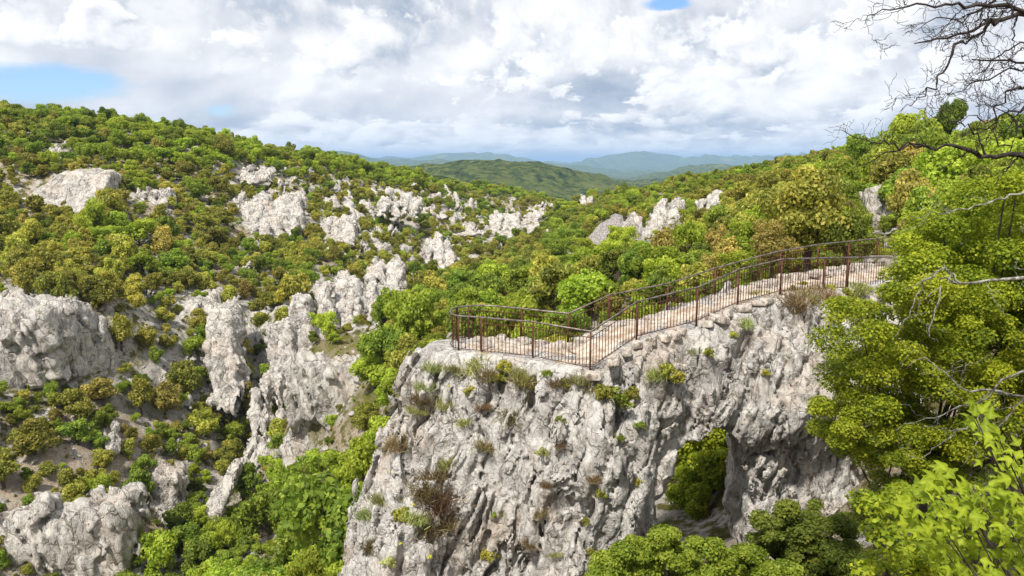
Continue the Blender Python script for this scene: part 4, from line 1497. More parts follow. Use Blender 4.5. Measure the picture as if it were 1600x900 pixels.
for i in rng.permutation(len(cx0_))[:26000]:
    x, y = cx0_[i], cy0_[i]
    if y < 34 or rng.random() > keep_u[i]:
        continue
    w = rng.uniform(0.5, 1.5) * (1 + y / 300)
    bad = False
    for a in (-1, 0, 1):
        for c_ in (-1, 0, 1):
            for (x2, y2, w2) in grid.get((int(x // 8) + a, int(y // 8) + c_), ()):
                if (x - x2) ** 2 + (y - y2) ** 2 < (0.45 * w2) ** 2:
                    bad = True
            for (x2, y2, w2) in ug.get((int(x // 3) + a, int(y // 3) + c_), ()):
                if (x - x2) ** 2 + (y - y2) ** 2 < (0.42 * (w + w2)) ** 2:
                    bad = True
    if bad:
        continue
    ug.setdefault((int(x // 3), int(y // 3)), []).append((x, y, w))
    under.append((('oak', 'grey', 'green', 'spring', 'grey')[rng.integers(5)], x, y, float(ground(x, y)) - 0.05 * w, w))
ug2 = {}
for i in rng.permutation(len(cx0_)):
    x, y = cx0_[i], cy0_[i]
    if y > 125 or y < 34 or len(under) > 9000:
        continue
    w = rng.uniform(0.22, 0.7)
    key = (int(x), int(y))
    if any((x - a_) ** 2 + (y - b_) ** 2 < 0.5 for dx_ in (-1, 0, 1) for dy_ in (-1, 0, 1) for (a_, b_) in ug2.get((key[0] + dx_, key[1] + dy_), ())):
        continue
    ug2.setdefault(key, []).append((x, y))
    under.append((('oak', 'grey', 'grey', 'bronze', 'green')[rng.integers(5)], x, y, float(ground(x, y)) - 0.05 * w, w))
print('undergrowth', len(under))
acc.sort(reverse=True)
print('trees', len(acc))
byk = {}
rest = []
total = 0
for (sz_, kind, x, y, z, w, px, py) in acc:
    if -10 < px < 1610 and py < 915 and total < 330 and byk.get(NAMES[kind][0], 0) < 290:
        byk[NAMES[kind][0]] = byk.get(NAMES[kind][0], 0) + 1
        total += 1
        size = 'large ' if sz_ > 0.052 else 'small ' if sz_ < 0.030 else ''
        tree(kind, rng.integers(len(KINDS[kind])), (x, y, z - 0.1 * w), w, rng.uniform(0.75, 1.45), rng.uniform(0, 6.28), auto_label(size + NAMES[kind][1], px, py))
    else:
        rest.append((kind, x, y, z - 0.1 * w, w))
print('individual', total, byk, 'rest', len(rest))

# the rest of the wood: one object that repeats the same crowns
templates = {k: [v[0] for v in KINDS[k]] for k in KINDS}
flat = [(k, me_) for k in KINDS for me_ in templates[k]]
first = {}
for o in S.objects:
    if o.name.startswith('crown') and o.data.name not in first:
        first[o.data.name] = o
flat = [(k, me_) for k, me_ in flat if me_.name in first]
rest = rest + under
start = {}
for n_, (k, me_) in enumerate(flat):
    start.setdefault(k, []).append(n_)
rest = [r for r in rest if r[0] in start]
pm = bpy.data.meshes.new('woodland')
pm.vertices.add(len(rest))
pm.vertices.foreach_set('co', np.array([r[1:4] for r in rest], np.float32).ravel())
for nm, typ, vals in (('scl', 'FLOAT', [r[4] for r in rest]), ('spin', 'FLOAT', rng.uniform(0, 6.28, len(rest))), ('tall', 'FLOAT', rng.uniform(0.8, 1.2, len(rest))), ('pick', 'INT', [int(rng.choice(start[r[0]])) for r in rest])):
    a = pm.attributes.new(nm, typ, 'POINT')
    a.data.foreach_set('value', np.array(vals, np.int32 if typ == 'INT' else np.float32))
gn = bpy.data.node_groups.new('woodland', 'GeometryNodeTree')
gn.interface.new_socket('Geometry', in_out='INPUT', socket_type='NodeSocketGeometry')
gn.interface.new_socket('Geometry', in_out='OUTPUT', socket_type='NodeSocketGeometry')
N_ = gn.nodes
gi, go = N_.new('NodeGroupInput'), N_.new('NodeGroupOutput')
jo = N_.new('GeometryNodeJoinGeometry')
for (k, me_) in reversed(flat):
    oi = N_.new('GeometryNodeObjectInfo')
    oi.transform_space = 'ORIGINAL'
    oi.inputs['Object'].default_value = first[me_.name]
    oi.inputs['As Instance'].default_value = True
    gn.links.new(oi.outputs['Geometry'], jo.inputs[0])
ip = N_.new('GeometryNodeInstanceOnPoints')
gn.links.new(gi.outputs[0], ip.inputs['Points'])
gn.links.new(jo.outputs[0], ip.inputs['Instance'])
ip.inputs['Pick Instance'].default_value = True


def named(nm, typ):
    n_ = N_.new('GeometryNodeInputNamedAttribute')
    n_.data_type = typ
    n_.inputs['Name'].default_value = nm
    return n_.outputs['Attribute']


gn.links.new(named('pick', 'INT'), ip.inputs['Instance Index'])
cr_ = N_.new('ShaderNodeCombineXYZ')
gn.links.new(named('spin', 'FLOAT'), cr_.inputs[2])
gn.links.new(cr_.outputs[0], ip.inputs['Rotation'])
cs_ = N_.new('ShaderNodeCombineXYZ')
mm = N_.new('ShaderNodeMath')
mm.operation = 'MULTIPLY'
sc_o = named('scl', 'FLOAT')
gn.links.new(sc_o, mm.inputs[0])
gn.links.new(named('tall', 'FLOAT'), mm.inputs[1])
gn.links.new(sc_o, cs_.inputs[0])
gn.links.new(sc_o, cs_.inputs[1])
gn.links.new(mm.outputs[0], cs_.inputs[2])
gn.links.new(cs_.outputs[0], ip.inputs['Scale'])
gn.links.new(ip.outputs[0], go.inputs[0])
pr = bpy.data.meshes.new('rubble')
NR = 2600
ry_ = 45 + 190 * rng.random(NR * 6) ** 1.2
rx_ = (rng.random(NR * 6) * 2 - 1) * (ry_ * 0.68)
bare_w = bil(np.maximum(A_b, A_e), TX0, TY0, TS, rx_, ry_)
sel = np.flatnonzero((rng.random(NR * 6) < 0.12 + bare_w) & ~((rx_ > -3) & (ry_ < 60)))[:NR]
rz_ = ground(rx_[sel], ry_[sel])
pr.vertices.add(len(sel))
pr.vertices.foreach_set('co', np.c_[rx_[sel], ry_[sel], rz_].astype(np.float32).ravel())
for nm, vals in (('scl', rng.uniform(0.05, 0.30, len(sel)) * (0.5 + rng.random(len(sel)) ** 3 * 1.3)), ('spin', rng.uniform(0, 6.28, len(sel))), ('tall', rng.uniform(0.6, 1.2, len(sel)))):
    a = pr.attributes.new(nm, 'FLOAT', 'POINT')
    a.data.foreach_set('value', vals.astype(np.float32))
a = pr.attributes.new('pick', 'INT', 'POINT')
a.data.foreach_set('value', rng.integers(0, 5, len(sel)).astype(np.int32))
g2 = gn.copy()
g2.name = 'rubble'
rocks_ = {}
for o in S.objects:
    if o.name.startswith('small_outcrop'):
        rocks_.setdefault(o.data.name, o)
jn = [n_ for n_ in g2.nodes if n_.bl_idname == 'GeometryNodeJoinGeometry'][0]
ois = [n_ for n_ in g2.nodes if n_.bl_idname == 'GeometryNodeObjectInfo']
for n_ in ois[5:]:
    g2.nodes.remove(n_)
for n_, o in zip(ois[:5], list(rocks_.values()) * 3):
    n_.inputs['Object'].default_value = o
rb = link('rubble', pr)
rb.modifiers.new('rubble', 'NODES').node_group = g2
tag(rb, 'loose grey stones strewn over the bare patches of the canyon slopes', 'rubble', kind='stuff')
wl = link('woodland', pm)
md = wl.modifiers.new('woodland', 'NODES')
md.node_group = gn
tag(wl, 'dense scrubby woodland covering the farther canyon slopes and ridges', 'woodland', kind='stuff')

# ------------------------------------------------------------------ single trees that stand out
def fine_tree(name, mat, loc, w, hfac, seed, label, cat, lobes=110, leaves=11000, leaf=0.024, group=None, **kw):
    cr, cc, lr = make_crown('crown', seed, mat, lobes=lobes, leaves=leaves, leaf=leaf, **kw)
    r = link(name, None, loc, None, (0, 0, seed), (w, w, w * hfac))
    tag(r, label, cat, group)
    link('crown', cr, parent=r)
    link('trunk', make_trunk('trunk', seed, cc, M_BARK), parent=r)
    return r


def on_ground(px, py, Y, lift=-0.1):
    p = at(px, py, Y)
    return (p[0], p[1], float(ground(p[0], p[1])) + lift)


fine_tree('oak_tree', M_OLIVE, at(1258, 432, 32), 4.4, 1.12, 301, 'tall open olive green oak standing right behind the railing bend', 'tree', lobes=75, leaves=13000, leaf=0.020)
fine_tree('oak_tree', M_BROWN, at(1205, 432, 31), 2.4, 1.05, 302, 'low bronze oak bush at the left foot of the tall oak behind the railing', 'tree')
fine_tree('broadleaf_tree', M_GREEN, at(1318, 432, 31), 2.4, 1.2, 303, 'green bush at the right foot of the tall oak behind the railing', 'tree')
fine_tree('pine_tree', M_OLIVE, on_ground(352, 232, 205, -0.4), 8.5, 0.95, 304, 'dark round tree rising above the left skyline', 'tree')
fine_tree('broadleaf_tree', M_GREEN, on_ground(608, 600, 72, -0.3), 5.2, 1.25, 305, 'big dark green tree at the right end of the grassy ledge', 'tree', lobes=70, leaves=12000)
for px, Y, w_, sd_, lb in ((1072, 32.5, 3.2, 306, 'bright bush at the left of the view through the rock arch'), (1102, 31.8, 3.4, 307, 'bright bush in the middle of the view through the rock arch'), (1134, 33.0, 3.4, 308, 'bright bush at the right of the view through the rock arch'), (1078, 29.8, 2.2, 310, 'low dark bush at the foot of the view through the rock arch, left'), (1118, 29.4, 2.2, 311, 'low dark bush at the foot of the view through the rock arch, right'), (1096, 28.4, 1.6, 312, 'lowest small bush on the ground seen through the rock arch'), (1088, 35.0, 4.2, 309, 'higher green tree behind the bushes seen through the rock arch')):
    fine_tree('broadleaf_shrub', M_TREE, on_ground(px, 740, Y, -0.25), w_, 1.0, sd_, lb, 'shrub', leaves=9000, leaf=0.026, group='shrubs behind the rock arch')

# ------------------------------------------------------------------ near vegetation: crowns filled with leafy tufts
def canopy(name, poly, Y0, Y1, nl, lr, per, leaf, mat, seed, label, cat, foot, group=None, sway=0.0, shade=0.0):
    rng = np.random.default_rng(seed)
    xs_, ys_ = [p[0] for p in poly], [p[1] for p in poly]
    c, Rl = [], []
    while len(c) < nl:
        px, py = rng.uniform(min(xs_), max(xs_)), rng.uniform(min(ys_), max(ys_))
        if inpoly(np.array([px]), np.array([py]), poly)[0]:
            c.append(at(px, py, rng.uniform(Y0, Y1)))
            Rl.append(rng.uniform(*lr))
    c, Rl = np.array(c), np.array(Rl)
    tone = rng.uniform(-0.2, 0.2, nl)
    per, leaf = int(per * 2.1), leaf * 0.66
    li = rng.choice(nl, nl * per, p=Rl ** 2 / (Rl ** 2).sum())
    dd = sph(rng, len(li), 0.5)
    pos_ = c[li] + dd * (Rl[li] * rng.uniform(0.35, 1.1, len(li)) ** 0.7)[:, None] * np.array([1.1, 1.1, 0.7])
    nrm = dd * 0.6 + np.array([0, 0, 0.5]) + rng.normal(size=(len(li), 3)) * 0.5
    a = np.clip(0.5 + tone[li] + rng.normal(size=len(li)) * 0.2, 0, 1)
    V_, Q_, A_ = leaf_quads(pos_, nrm, leaf * rng.uniform(0.6, 1.3, len(li)), 0.7, rng, a)
    foot = np.array(foot)
    r = link(name, None, foot)
    tag(r, label, cat, group)
    link('crown', mesh_from('crown', V_ - foot, Q_, mat, False, {'lv': A_}), parent=r)
    b = MB()
    mid_ = c.mean(0) - foot
    fork = mid_ * 0.45 + np.array([0, 0.2, -0.2])
    b.tube([(0, 0, -0.4), fork * 0.5 + rng.normal(size=3) * 0.08, fork], [0.11, 0.09, 0.07], 7)
    for k in rng.permutation(nl)[:max(8, nl // 10)]:
        e = c[k] - foot
        m1 = fork * 0.5 + e * 0.5 + rng.normal(size=3) * 0.12
        b.tube([fork, m1, e * 0.85 + m1 * 0.15 + rng.normal(size=3) * 0.05, e], [0.04, 0.025, 0.014, 0.005], 5)
    link('trunk', b.mesh('trunk', M_BARK), parent=r)
    return r


canopy('maple_tree', [(1402, 440), (1420, 370), (1495, 310), (1560, 285), (1700, 255), (1750, 560), (1450, 540), (1410, 475)], 13.0, 17.0, 240, (0.22, 0.42), 330, 0.045, M_TREE, 401,
       'tall yellow green tree filling the right edge behind grey branches', 'tree', (9.5, 15.2, -7.6))
canopy('maple_tree', [(1292, 505), (1318, 465), (1360, 440), (1420, 420), (1500, 450), (1700, 480), (1700, 700), (1500, 720), (1400, 680), (1330, 640), (1305, 600), (1290, 540)], 12.0, 14.5, 210, (0.18, 0.36), 340, 0.040, M_TREE, 402,
       'bushy bright green tree leaning over the right shoulder of the rock arch', 'tree', (8.0, 14.5, -8.2))
canopy('maple_tree', [(1252, 645), (1285, 615), (1330, 612), (1420, 640), (1520, 690), (1500, 770), (1400, 760), (1350, 735), (1318, 700), (1262, 668)], 12.2, 14.2, 95, (0.14, 0.26), 330, 0.036, M_TREE, 403,
       'low drooping green branches hanging beside the cave hollow', 'shrub', (7.6, 14.6, -8.6))
canopy('broadleaf_shrub', [(915, 905), (935, 860), (960, 880), (985, 832), (1010, 858), (1040, 812), (1062, 850), (1100, 838), (1130, 868), (1170, 852), (1200, 885), (1240, 880), (1240, 960), (900, 960)], 16.2, 18.4, 290, (0.10, 0.30), 190, 0.060, M_BRIGHT, 404,
       'bright green bush at the foot of the rock arch, bottom centre', 'shrub', (4.2, 17.4, -10.6))
canopy('broadleaf_shrub', [(1170, 850), (1190, 800), (1205, 832), (1225, 775), (1250, 802), (1275, 786), (1300, 818), (1330, 800), (1340, 960), (1180, 960)], 17.2, 19.4, 240, (0.10, 0.30), 190, 0.058, M_GREEN, 405,
       'dark green bush in front of the cave hollow right of the arch', 'shrub', (6.9, 18.6, -10.4))
canopy('broadleaf_shrub', [(1300, 870), (1350, 790), (1400, 730), (1480, 700), (1640, 690), (1650, 960), (1290, 960)], 12.5, 15.5, 75, (0.2, 0.38), 300, 0.040, M_GREEN, 406,
       'shaded green bush low behind the nearest yellow green leaves', 'shrub', (6.4, 14.0, -9.4))

# nearest sapling: real three lobed leaves
LEAF = np.array([(0, .30, .04), (0, -.02, 0), (.16, .02, 0), (.30, .16, 0), (.56, .42, -.05), (.36, .46, .01), (.17, .50, .03), (.13, .78, 0), (0, 1.05, -.07), (-.13, .78, 0), (-.17, .50, .03), (-.36, .46, .01), (-.56, .42, -.05), (-.30, .16, 0), (-.16, .02, 0)], float)
VEIN = np.array([0.45, 0.4, 0, -.08, .12, -.1, -.1, -.08, .2, -.08, -.1, -.1, .12, -.08, 0])
LEAF[[4, 12], 2] -= 0.10
LEAF[[7, 9, 6, 10], 2] += 0.09
LEAF[[3, 13, 5, 11], 2] += 0.05
LT = np.array([(0, k, k + 1 if k < 14 else 1) for k in range(1, 15)])


def sapling(poly, Y0, Y1, n, size, seed, stems):
    rng = np.random.default_rng(seed)
    V_, A_, pts_ = [], [], []
    xs_, ys_ = [p[0] for p in poly], [p[1] for p in poly]
    while len(pts_) < n:
        px, py = rng.uniform(min(xs_), max(xs_)), rng.uniform(min(ys_), max(ys_))
        if inpoly(np.array([px]), np.array([py]), poly)[0]:
            pts_.append(at(px, py, rng.uniform(Y0, Y1)))
    for p in pts_:
        sz_ = size * rng.uniform(0.6, 1.15)
        nrm = np.array([rng.normal() * 0.45, -0.75 + rng.normal() * 0.35, 0.85 + rng.normal() * 0.3])
        nrm /= np.linalg.norm(nrm)
        up = np.array([rng.normal() * 0.8, rng.normal() * 0.3, rng.normal() * 0.5 + 0.1])
        up -= nrm * (up @ nrm)
        up /= np.linalg.norm(up)
        sd_ = np.cross(up, nrm)
        L_ = LEAF.copy()
        L_[:, 2] -= rng.uniform(0.0, 0.35) * L_[:, 0] ** 2
        V_.append(p + (L_[:, :1] * sd_ + L_[:, 1:2] * up + L_[:, 2:] * nrm) * sz_)
        A_.append(np.clip(0.42 + rng.normal() * 0.22 + VEIN, 0, 1))
    Fq = np.concatenate([LT + 15 * k for k in range(len(V_))])
    return np.concatenate(V_), Fq, np.concatenate(A_), np.array(pts_)


parts_ = [sapling([(1400, 800), (1430, 750), (1470, 725), (1500, 760), (1560, 745), (1600, 720), (1720, 700), (1720, 1000), (1440, 1000), (1470, 900), (1420, 830)], 2.1, 3.2, 1150, 0.048, 501, 0),
          sapling([(1500, 630), (1525, 622), (1560, 660), (1580, 700), (1610, 690), (1610, 745), (1555, 745), (1525, 720), (1515, 690)], 2.3, 2.6, 46, 0.050, 502, 0)]
foot = np.array([2.6, 2.6, -2.9])
r = link('maple_sapling', None, foot)
tag(r, 'nearest maple sapling with three lobed yellow green leaves in the bottom right corner', 'sapling')
Vs, Fs, As, off = [], [], [], 0
for (v_, f__, a_, p_) in parts_:
    Vs.append(v_ - foot)
    Fs.append(f__ + off)
    As.append(a_)
    off += len(v_)
link('crown', mesh_from('crown', np.concatenate(Vs), np.concatenate(Fs), M_MAPLE, False, {'lv': np.concatenate(As)}), parent=r)
b = MB()
rng = np.random.default_rng(9)
tips = np.concatenate([parts_[0][3][::9], parts_[1][3][::3]]) - foot
for e in tips:
    m1 = e * 0.55 + np.array([0, 0, 0.1]) + rng.normal(size=3) * 0.05
    b.tube([(rng.normal() * 0.03, 0, -0.3), m1 * 0.5, m1, e], [0.012, 0.009, 0.005, 0.002], 5)
link('stems', b.mesh('stems', M_BARK), parent=r)
canopy('willow_leaved_shrub', [(1350, 780), (1385, 745), (1420, 760), (1440, 820), (1480, 880), (1440, 960), (1330, 960), (1330, 900), (1370, 850)], 3.6, 4.4, 46, (0.05, 0.10), 60, 0.024, M_TREE, 503,
       'near shrub with narrow pale green leaves left of the nearest maple sapling', 'shrub', (2.4, 4.2, -4.6))


# ------------------------------------------------------------------ bare branches
def limb(b, pts_, r0, r1, rng, depth=2, dens=1.0, length=0.6, lv=0.0, gnarl=0.03):
    P = along3(np.array(pts_, float), 5 + 3 * len(pts_))
    jit = rng.normal(size=P.shape) * gnarl
    jit[0] = 0
    P = P + jit
    R = np.linspace(r0, r1, len(P)) * rng.uniform(0.85, 1.2, len(P))
    b.tube(P, R, 7 if r0 > 0.02 else 5)
    if depth == 0:
        return
    L = np.linalg.norm(np.diff(P, axis=0), axis=1).sum()
    for k in range(max(1, int(L * dens * 4.2))):
        i = rng.integers(1, len(P) - 1)
        t_ = P[i + 1] - P[i - 1]
        t_ /= np.linalg.norm(t_) + 1e-9
        o_ = rng.normal(size=3)
        o_[2] += 0.25
        o_ -= t_ * (o_ @ t_)
        o_ /= np.linalg.norm(o_)
        an = math.radians(rng.uniform(28, 70))
        d_ = t_ * math.cos(an) + o_ * math.sin(an)
        ln = length * rng.uniform(0.35, 1.0)
        q = [P[i]]
        for s__ in range(4):
            d_ = d_ + rng.normal(size=3) * 0.28
            d_ /= np.linalg.norm(d_)
            q.append(q[-1] + d_ * ln / 4)
        rr_ = max(0.0020, R[i] * 0.38)
        limb(b, q, rr_, max(0.0013, rr_ * 0.35), rng, depth - 1, dens * 1.15, length * 0.5, lv, gnarl * 0.4)


def along3(P, n):
    s_ = np.r_[0, np.cumsum(np.linalg.norm(np.diff(P, axis=0), axis=1))]
    q = np.linspace(0, s_[-1], n)
    return np.c_[[np.interp(q, s_, P[:, k]) for k in range(3)]].T


def bare_tree(name, root, trunk_pts, limbs, mat, seed, label, r0, **kw):
    rng = np.random.default_rng(seed)
    root = np.array(root, float)
    o = link(name, None, root)
    tag(o, label, 'tree')
    b = MB()
    b.tube(along3(np.array(trunk_pts, float), 14) - root, np.linspace(r0 * 2.6, r0 * 1.3, 14), 9)
    link('trunk', b.mesh('trunk', mat), parent=o)
    for pts_, ra_, rb_ in limbs:
        b = MB()
        limb(b, [np.array(p) - root for p in pts_], ra_ * 0.78, rb_ * 0.6, rng, **kw)
        link('branch', b.mesh('branch', mat), parent=o)


def A(Y, *pp, dy=0.0):
    return [at(x, y, Y + dy * k) for k, (x, y) in enumerate(pp)]


tx = at(1760, 40, 7.2)
trunk_p = [(tx[0] + 0.5, 7.4, -6.0), (tx[0] + 0.2, 7.3, -2.0), (tx[0] + 0.1, 7.2, 0.2), (tx[0], 7.2, 1.4), (tx[0] - 0.1, 7.2, 2.8)]
bare_tree('bare_tree', trunk_p[0], trunk_p, [
    (A(6.6, (1760, 10), (1600, 24), (1563, 29), (1525, 47), (1480, 58), (1434, 66)), 0.040, 0.010),
    (A(6.4, (1700, -30), (1600, 16), (1569, 9), (1511, 5), (1475, 13), (1422, 4), (1378, 18), (1347, 38), dy=-0.05), 0.030, 0.004),
    (A(6.5, (1563, 29), (1535, 52), (1491, 73), (1484, 100), (1462, 129), (1442, 153), (1412, 171), dy=-0.06), 0.020, 0.004),
    (A(6.8, (1760, 110), (1600, 97), (1560, 94), (1520, 92)), 0.030, 0.008),
    (A(6.7, (1760, 60), (1600, 104), (1550, 117), (1500, 142), (1472, 150), dy=0.06), 0.022, 0.004),
    (A(7.0, (1700, -60), (1590, -20), (1540, 10), (1500, 34), (1455, 30), (1430, 50)), 0.024, 0.004),
    (A(7.2, (1760, 180), (1620, 160), (1575, 175), (1540, 200), (1500, 215)), 0.026, 0.004),
    (A(6.2, (1700, 120), (1610, 130), (1570, 150), (1545, 190), (1520, 180), (1480, 195)), 0.022, 0.003),
    (A(7.1, (1760, 240), (1640, 215), (1590, 195), (1560, 165), (1520, 160)), 0.022, 0.003),
    (A(6.6, (1760, 150), (1640, 150), (1600, 165), (1560, 215), (1530, 230)), 0.020, 0.003),
    (A(6.9, (1700, -10), (1640, 60), (1600, 70), (1560, 85), (1530, 118), (1500, 112)), 0.020, 0.003),
], M_DARKBARK, 61, 'dark leafless tree reaching in from the top right corner against the clouds', 0.05, depth=3, dens=1.9, length=0.42, gnarl=0.018)
tx = at(1760, 260, 9.0)
trunk_p = [(tx[0] + 0.3, 9.4, -7.0), (tx[0] + 0.2, 9.2, -3.0), (tx[0], 9.0, -0.6), (tx[0] - 0.1, 9.0, 0.4)]
bare_tree('bare_tree', trunk_p[0], trunk_p, [
    (A(8.6, (1760, 240), (1600, 245), (1545, 246), (1510, 232), (1455, 228), (1420, 230), (1380, 240), (1340, 264)), 0.055, 0.006),
    (A(8.5, (1440, 229), (1400, 222), (1369, 222), (1330, 210), (1290, 204)), 0.016, 0.003),
    (A(8.6, (1545, 246), (1528, 212), (1500, 190), (1460, 182), (1440, 170)), 0.018, 0.003),
    (A(8.7, (1600, 245), (1560, 222), (1540, 190), (1545, 160)), 0.016, 0.003),
], M_DARKBARK, 62, 'bare lichened bough reaching left across the right skyline', 0.06, depth=3, dens=1.2, length=0.5, gnarl=0.02)
tx = at(1780, 620, 10.5)
trunk_p = [(tx[0] + 0.3, 11, -8.0), (tx[0] + 0.2, 10.8, -5.0), (tx[0], 10.5, -3.0), (tx[0], 10.6, -1.0)]
bare_tree('bare_tree', trunk_p[0], trunk_p, [
    (A(9.6, (1780, 640), (1600, 622), (1551, 611), (1500, 608), (1465, 576), (1445, 556), (1413, 572)), 0.040, 0.006),
    (A(9.4, (1760, 540), (1600, 576), (1560, 598), (1535, 628), (1490, 640), (1440, 660), (1400, 668)), 0.034, 0.005),
    (A(10.6, (1760, 400), (1600, 432), (1541, 439), (1500, 442), (1470, 432), (1465, 470), (1451, 527)), 0.045, 0.010),
    (A(10.5, (1500, 442), (1470, 420), (1440, 440), (1425, 480), (1400, 525)), 0.024, 0.005),
    (A(10.4, (1600, 300), (1560, 310), (1530, 322), (1480, 330), (1420, 338)), 0.020, 0.004),
    (A(9.2, (1540, 640), (1510, 668), (1470, 690), (1440, 715), (1415, 712)), 0.016, 0.003),
    (A(9.3, (1600, 622), (1570, 660), (1530, 690), (1500, 730)), 0.016, 0.003),
], M_LICHEN, 63, 'dead grey lichen covered branches in front of the bright green trees at right', 0.06, depth=3, dens=0.8, length=0.6, gnarl=0.02)

# ------------------------------------------------------------------ tufts, shrublets and flowers on the spur
SPX, SPY = project(SPUR_V)


def on_spur(px, py):
    d = np.hypot(SPX - px, SPY - py)
    m_ = d < 7
    if not m_.any():
        return None
    c = SPUR_V[m_]
    k = np.argmin(c[:, 1] - 0.0)
    return c[k]


def tuft_mesh(name, seed, mat, n, Ln, wd, spread):
    rng = np.random.default_rng(seed)
    ba = rng.normal(size=(n, 3)) * np.array([0.22, 0.22, 0.02])
    d_ = rng.normal(size=(n, 3)) * spread + np.array([0, 0, 1.0])
    d_ /= np.linalg.norm(d_, axis=1)[:, None]
    l_ = Ln * rng.uniform(0.35, 1.0, n)[:, None]
    sd_ = np.cross(d_, rng.normal(size=(n, 3)))
    sd_ /= np.linalg.norm(sd_, axis=1)[:, None]
    m1 = ba + d_ * l_ * 0.55
    tip = ba + d_ * l_ + np.array([0, 0, -0.12]) * l_ + sd_ * 0.05
    V_ = np.stack([ba - sd_ * wd * 0.6, ba + sd_ * wd * 0.6, m1 + sd_ * wd, tip, m1 - sd_ * wd], 1)
    Q_ = np.arange(n)[:, None, None] * 5 + np.array([[0, 1, 2, 4]])
    T_ = np.arange(n)[:, None] * 5 + np.array([4, 2, 3])
    me_ = mesh_from(name, V_.reshape(-1, 3), [Q_.reshape(-1, 4), T_], mat, False, {'lv': np.repeat(rng.random(n), 5)})
    return me_


def mini_shrub(name, seed, mat, leaves=900, leaf=0.05):
    return make_crown(name, seed, mat, 1.0, 0.7, 22, leaves, leaf, 0.0, up=0.4)[0]


TK = {'dry': [tuft_mesh('dry_tuft', 700 + k, M_DRY, 420, 0.85, 0.012, 0.55) for k in range(3)], 'grass': [tuft_mesh('grass_tuft', 710 + k, M_GREY, 420, 0.7, 0.014, 0.45) for k in range(2)],
      'green': [mini_shrub('shrublet', 720 + k, M_GREEN) for k in range(2)], 'olive': [mini_shrub('shrublet', 730 + k, M_OLIVE) for k in range(2)], 'grey': [mini_shrub('shrublet', 735, M_GREY)], 'flower': [mini_shrub('flower', 740, M_FLOWER, 260, 0.06)]}
TN = {'dry': ('dry_tuft', 'brown dry tuft', 'grass tuft'), 'grass': ('grass_tuft', 'grey green grass tuft', 'grass tuft'), 'green': ('shrublet', 'small dark green shrub', 'shrub'), 'olive': ('shrublet', 'small olive shrub', 'shrub'),
      'grey': ('shrublet', 'small grey green shrub', 'shrub'), 'flower': ('yellow_flower', 'clump of yellow flowers', 'flower')}
LAND += [("near corner of the railing", 925, 560), ("rock arch opening", 1110, 740), ("left shoulder of the spur", 660, 590), ("middle of the spur face", 830, 720), ("left foot of the spur", 610, 840), ("dry gully on the spur", 690, 770),
         ("loop end of the railing", 706, 540), ("squared stone block", 1030, 560), ("first kink of the railing above the steps", 996, 500), ("bottom edge of the spur face", 830, 880)]
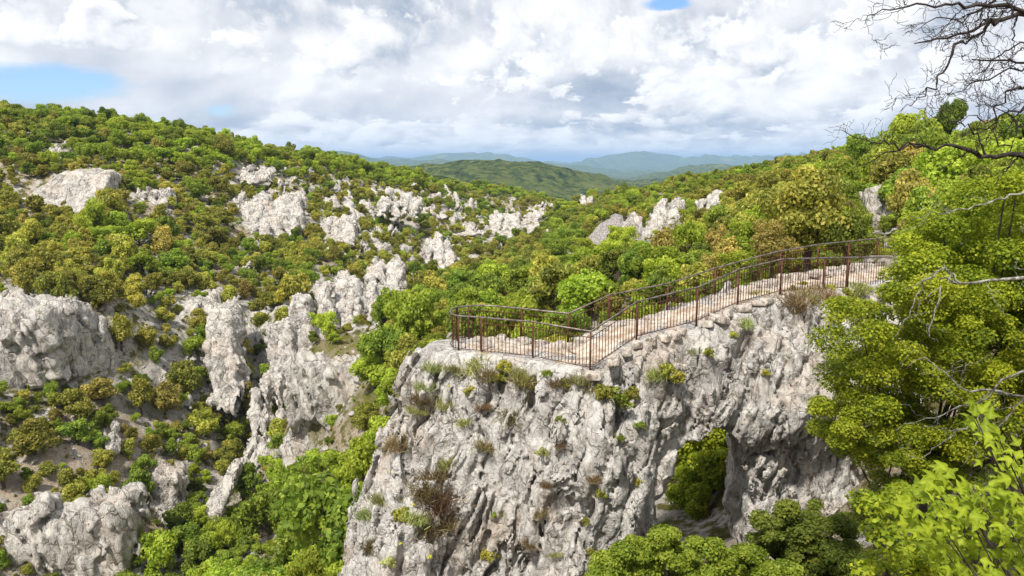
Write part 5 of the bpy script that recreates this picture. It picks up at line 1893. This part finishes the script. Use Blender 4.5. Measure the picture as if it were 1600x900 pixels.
TUFTS = [(712, 572, 18, 'grass'), (760, 575, 20, 'dry'), (790, 580, 18, 'olive'), (870, 590, 20, 'dry'), (885, 600, 16, 'olive'), (925, 598, 18, 'dry'), (660, 600, 20, 'grass'), (650, 620, 18, 'dry'), (690, 630, 18, 'grass'), (1325, 452, 20, 'olive'), (1345, 448, 22, 'grass'), (1360, 455, 22, 'green'), (1330, 470, 22, 'dry'), (1285, 470, 20, 'dry'), (1250, 475, 18, 'dry'), (1345, 480, 24, 'olive'),
         (739, 562, 26, 'grass'), (774, 598, 22, 'olive'), (825, 600, 32, 'dry'), (815, 575, 26, 'grass'), (850, 581, 13, 'green'), (730, 604, 20, 'olive'), (905, 588, 20, 'grass'), (960, 617, 34, 'green'), (935, 612, 26, 'olive'), (988, 617, 24, 'olive'),
         (870, 657, 11, 'green'), (804, 642, 24, 'dry'), (785, 660, 18, 'dry'), (846, 706, 20, 'grey'), (753, 689, 20, 'dry'), (682, 735, 34, 'dry'), (700, 715, 20, 'grass'), (686, 773, 38, 'dry'), (665, 760, 26, 'dry'), (627, 807, 30, 'olive'), (650, 800, 24, 'grass'), (677, 815, 30, 'dry'), (700, 820, 22, 'dry'),
         (762, 866, 24, 'olive'), (735, 870, 20, 'dry'), (781, 811, 12, 'green'), (846, 799, 14, 'dry'), (935, 769, 15, 'olive'), (929, 744, 14, 'dry'), (973, 687, 12, 'green'), (914, 815, 12, 'olive'), (922, 858, 12, 'olive'), (627, 659, 22, 'dry'), (615, 690, 22, 'dry'), (640, 640, 16, 'grass'), (584, 748, 20, 'dry'), (593, 777, 24, 'grass'),
         (631, 849, 7, 'flower'), (675, 870, 8, 'flower'), (688, 784, 6, 'flower'), (603, 739, 5, 'flower'), (643, 784, 5, 'flower'), (698, 598, 5, 'flower'), (682, 566, 22, 'grass'), (660, 646, 14, 'grass'), (570, 800, 22, 'grass'), (575, 850, 20, 'dry'), (600, 880, 20, 'grey'),
         (1040, 576, 26, 'olive'), (1060, 592, 22, 'olive'), (1020, 580, 20, 'grass'), (996, 664, 16, 'green'), (1000, 650, 14, 'dry'), (992, 752, 12, 'olive'), (1196, 588, 12, 'olive'), (1112, 548, 12, 'olive'),
         (1205, 462, 28, 'dry'), (1235, 462, 28, 'dry'), (1262, 456, 24, 'dry'), (1190, 455, 20, 'grass'), (1290, 452, 22, 'dry'), (1245, 448, 16, 'grey'), (1220, 476, 20, 'dry'), (1271, 462, 6, 'flower'), (1313, 458, 6, 'flower'), (1260, 440, 16, 'olive'), (1300, 445, 16, 'olive'),
         (790, 750, 14, 'dry'), (860, 760, 12, 'dry'), (760, 640, 16, 'dry'), (720, 660, 14, 'grass'), (880, 700, 10, 'dry'), (905, 640, 14, 'dry'), (740, 800, 14, 'dry'), (820, 850, 14, 'dry'), (870, 870, 12, 'grass'), (1080, 540, 12, 'grass'), (1140, 520, 12, 'olive'), (1170, 500, 14, 'grass')]
rng = np.random.default_rng(5)
for (px, py, sz_, k) in TUFTS:
    p = on_spur(px, py)
    if p is None:
        continue
    if k == 'dry' and rng.random() < 0.25:
        continue
    w = sz_ * (1.8 if k in ('dry', 'grass') else 2.0) / F * p[1]
    nm, what, ct = TN[k]
    me_ = TK[k][rng.integers(len(TK[k]))]
    drop = 0.30 * w if k not in ('dry', 'grass') else 0.25 * w
    o = link(nm, me_, (p[0], p[1] + 0.08 * w, p[2] - drop), None, (rng.uniform(.05, .4), rng.uniform(-.2, .2), rng.uniform(0, 6.28)), (w, w, w * rng.uniform(0.75, 1.1)))
    tag(o, auto_label(('tiny ' if sz_ < 13 and k != 'flower' else '') + what, px, py), ct, 'plants growing on the rock spur')

# copies that still share a label are told apart by their order in the view
same = {}
for o in S.objects:
    if o.get('label') and o.get('category') and o.parent is None:
        same.setdefault(o['label'], []).append(o)
ORD = ['first', 'second', 'third', 'fourth', 'fifth', 'sixth', 'seventh', 'eighth', 'ninth', 'tenth', 'eleventh', 'twelfth', 'thirteenth']
for lab, os_ in same.items():
    if len(os_) < 2:
        continue
    os_.sort(key=lambda o: float(project(np.array(o.location))[0]))
    for k, o in enumerate(os_):
        if len(os_) == 2:
            w_ = ('left one of two', 'right one of two')[k]
        elif k == len(os_) - 1:
            w_ = 'rightmost of these'
        else:
            w_ = (ORD[k] if k < len(ORD) else str(k + 1) + 'th') + ' from left'
        if len((lab + ' ' + w_).split()) <= 16:
            o['label'] = lab + ', ' + w_
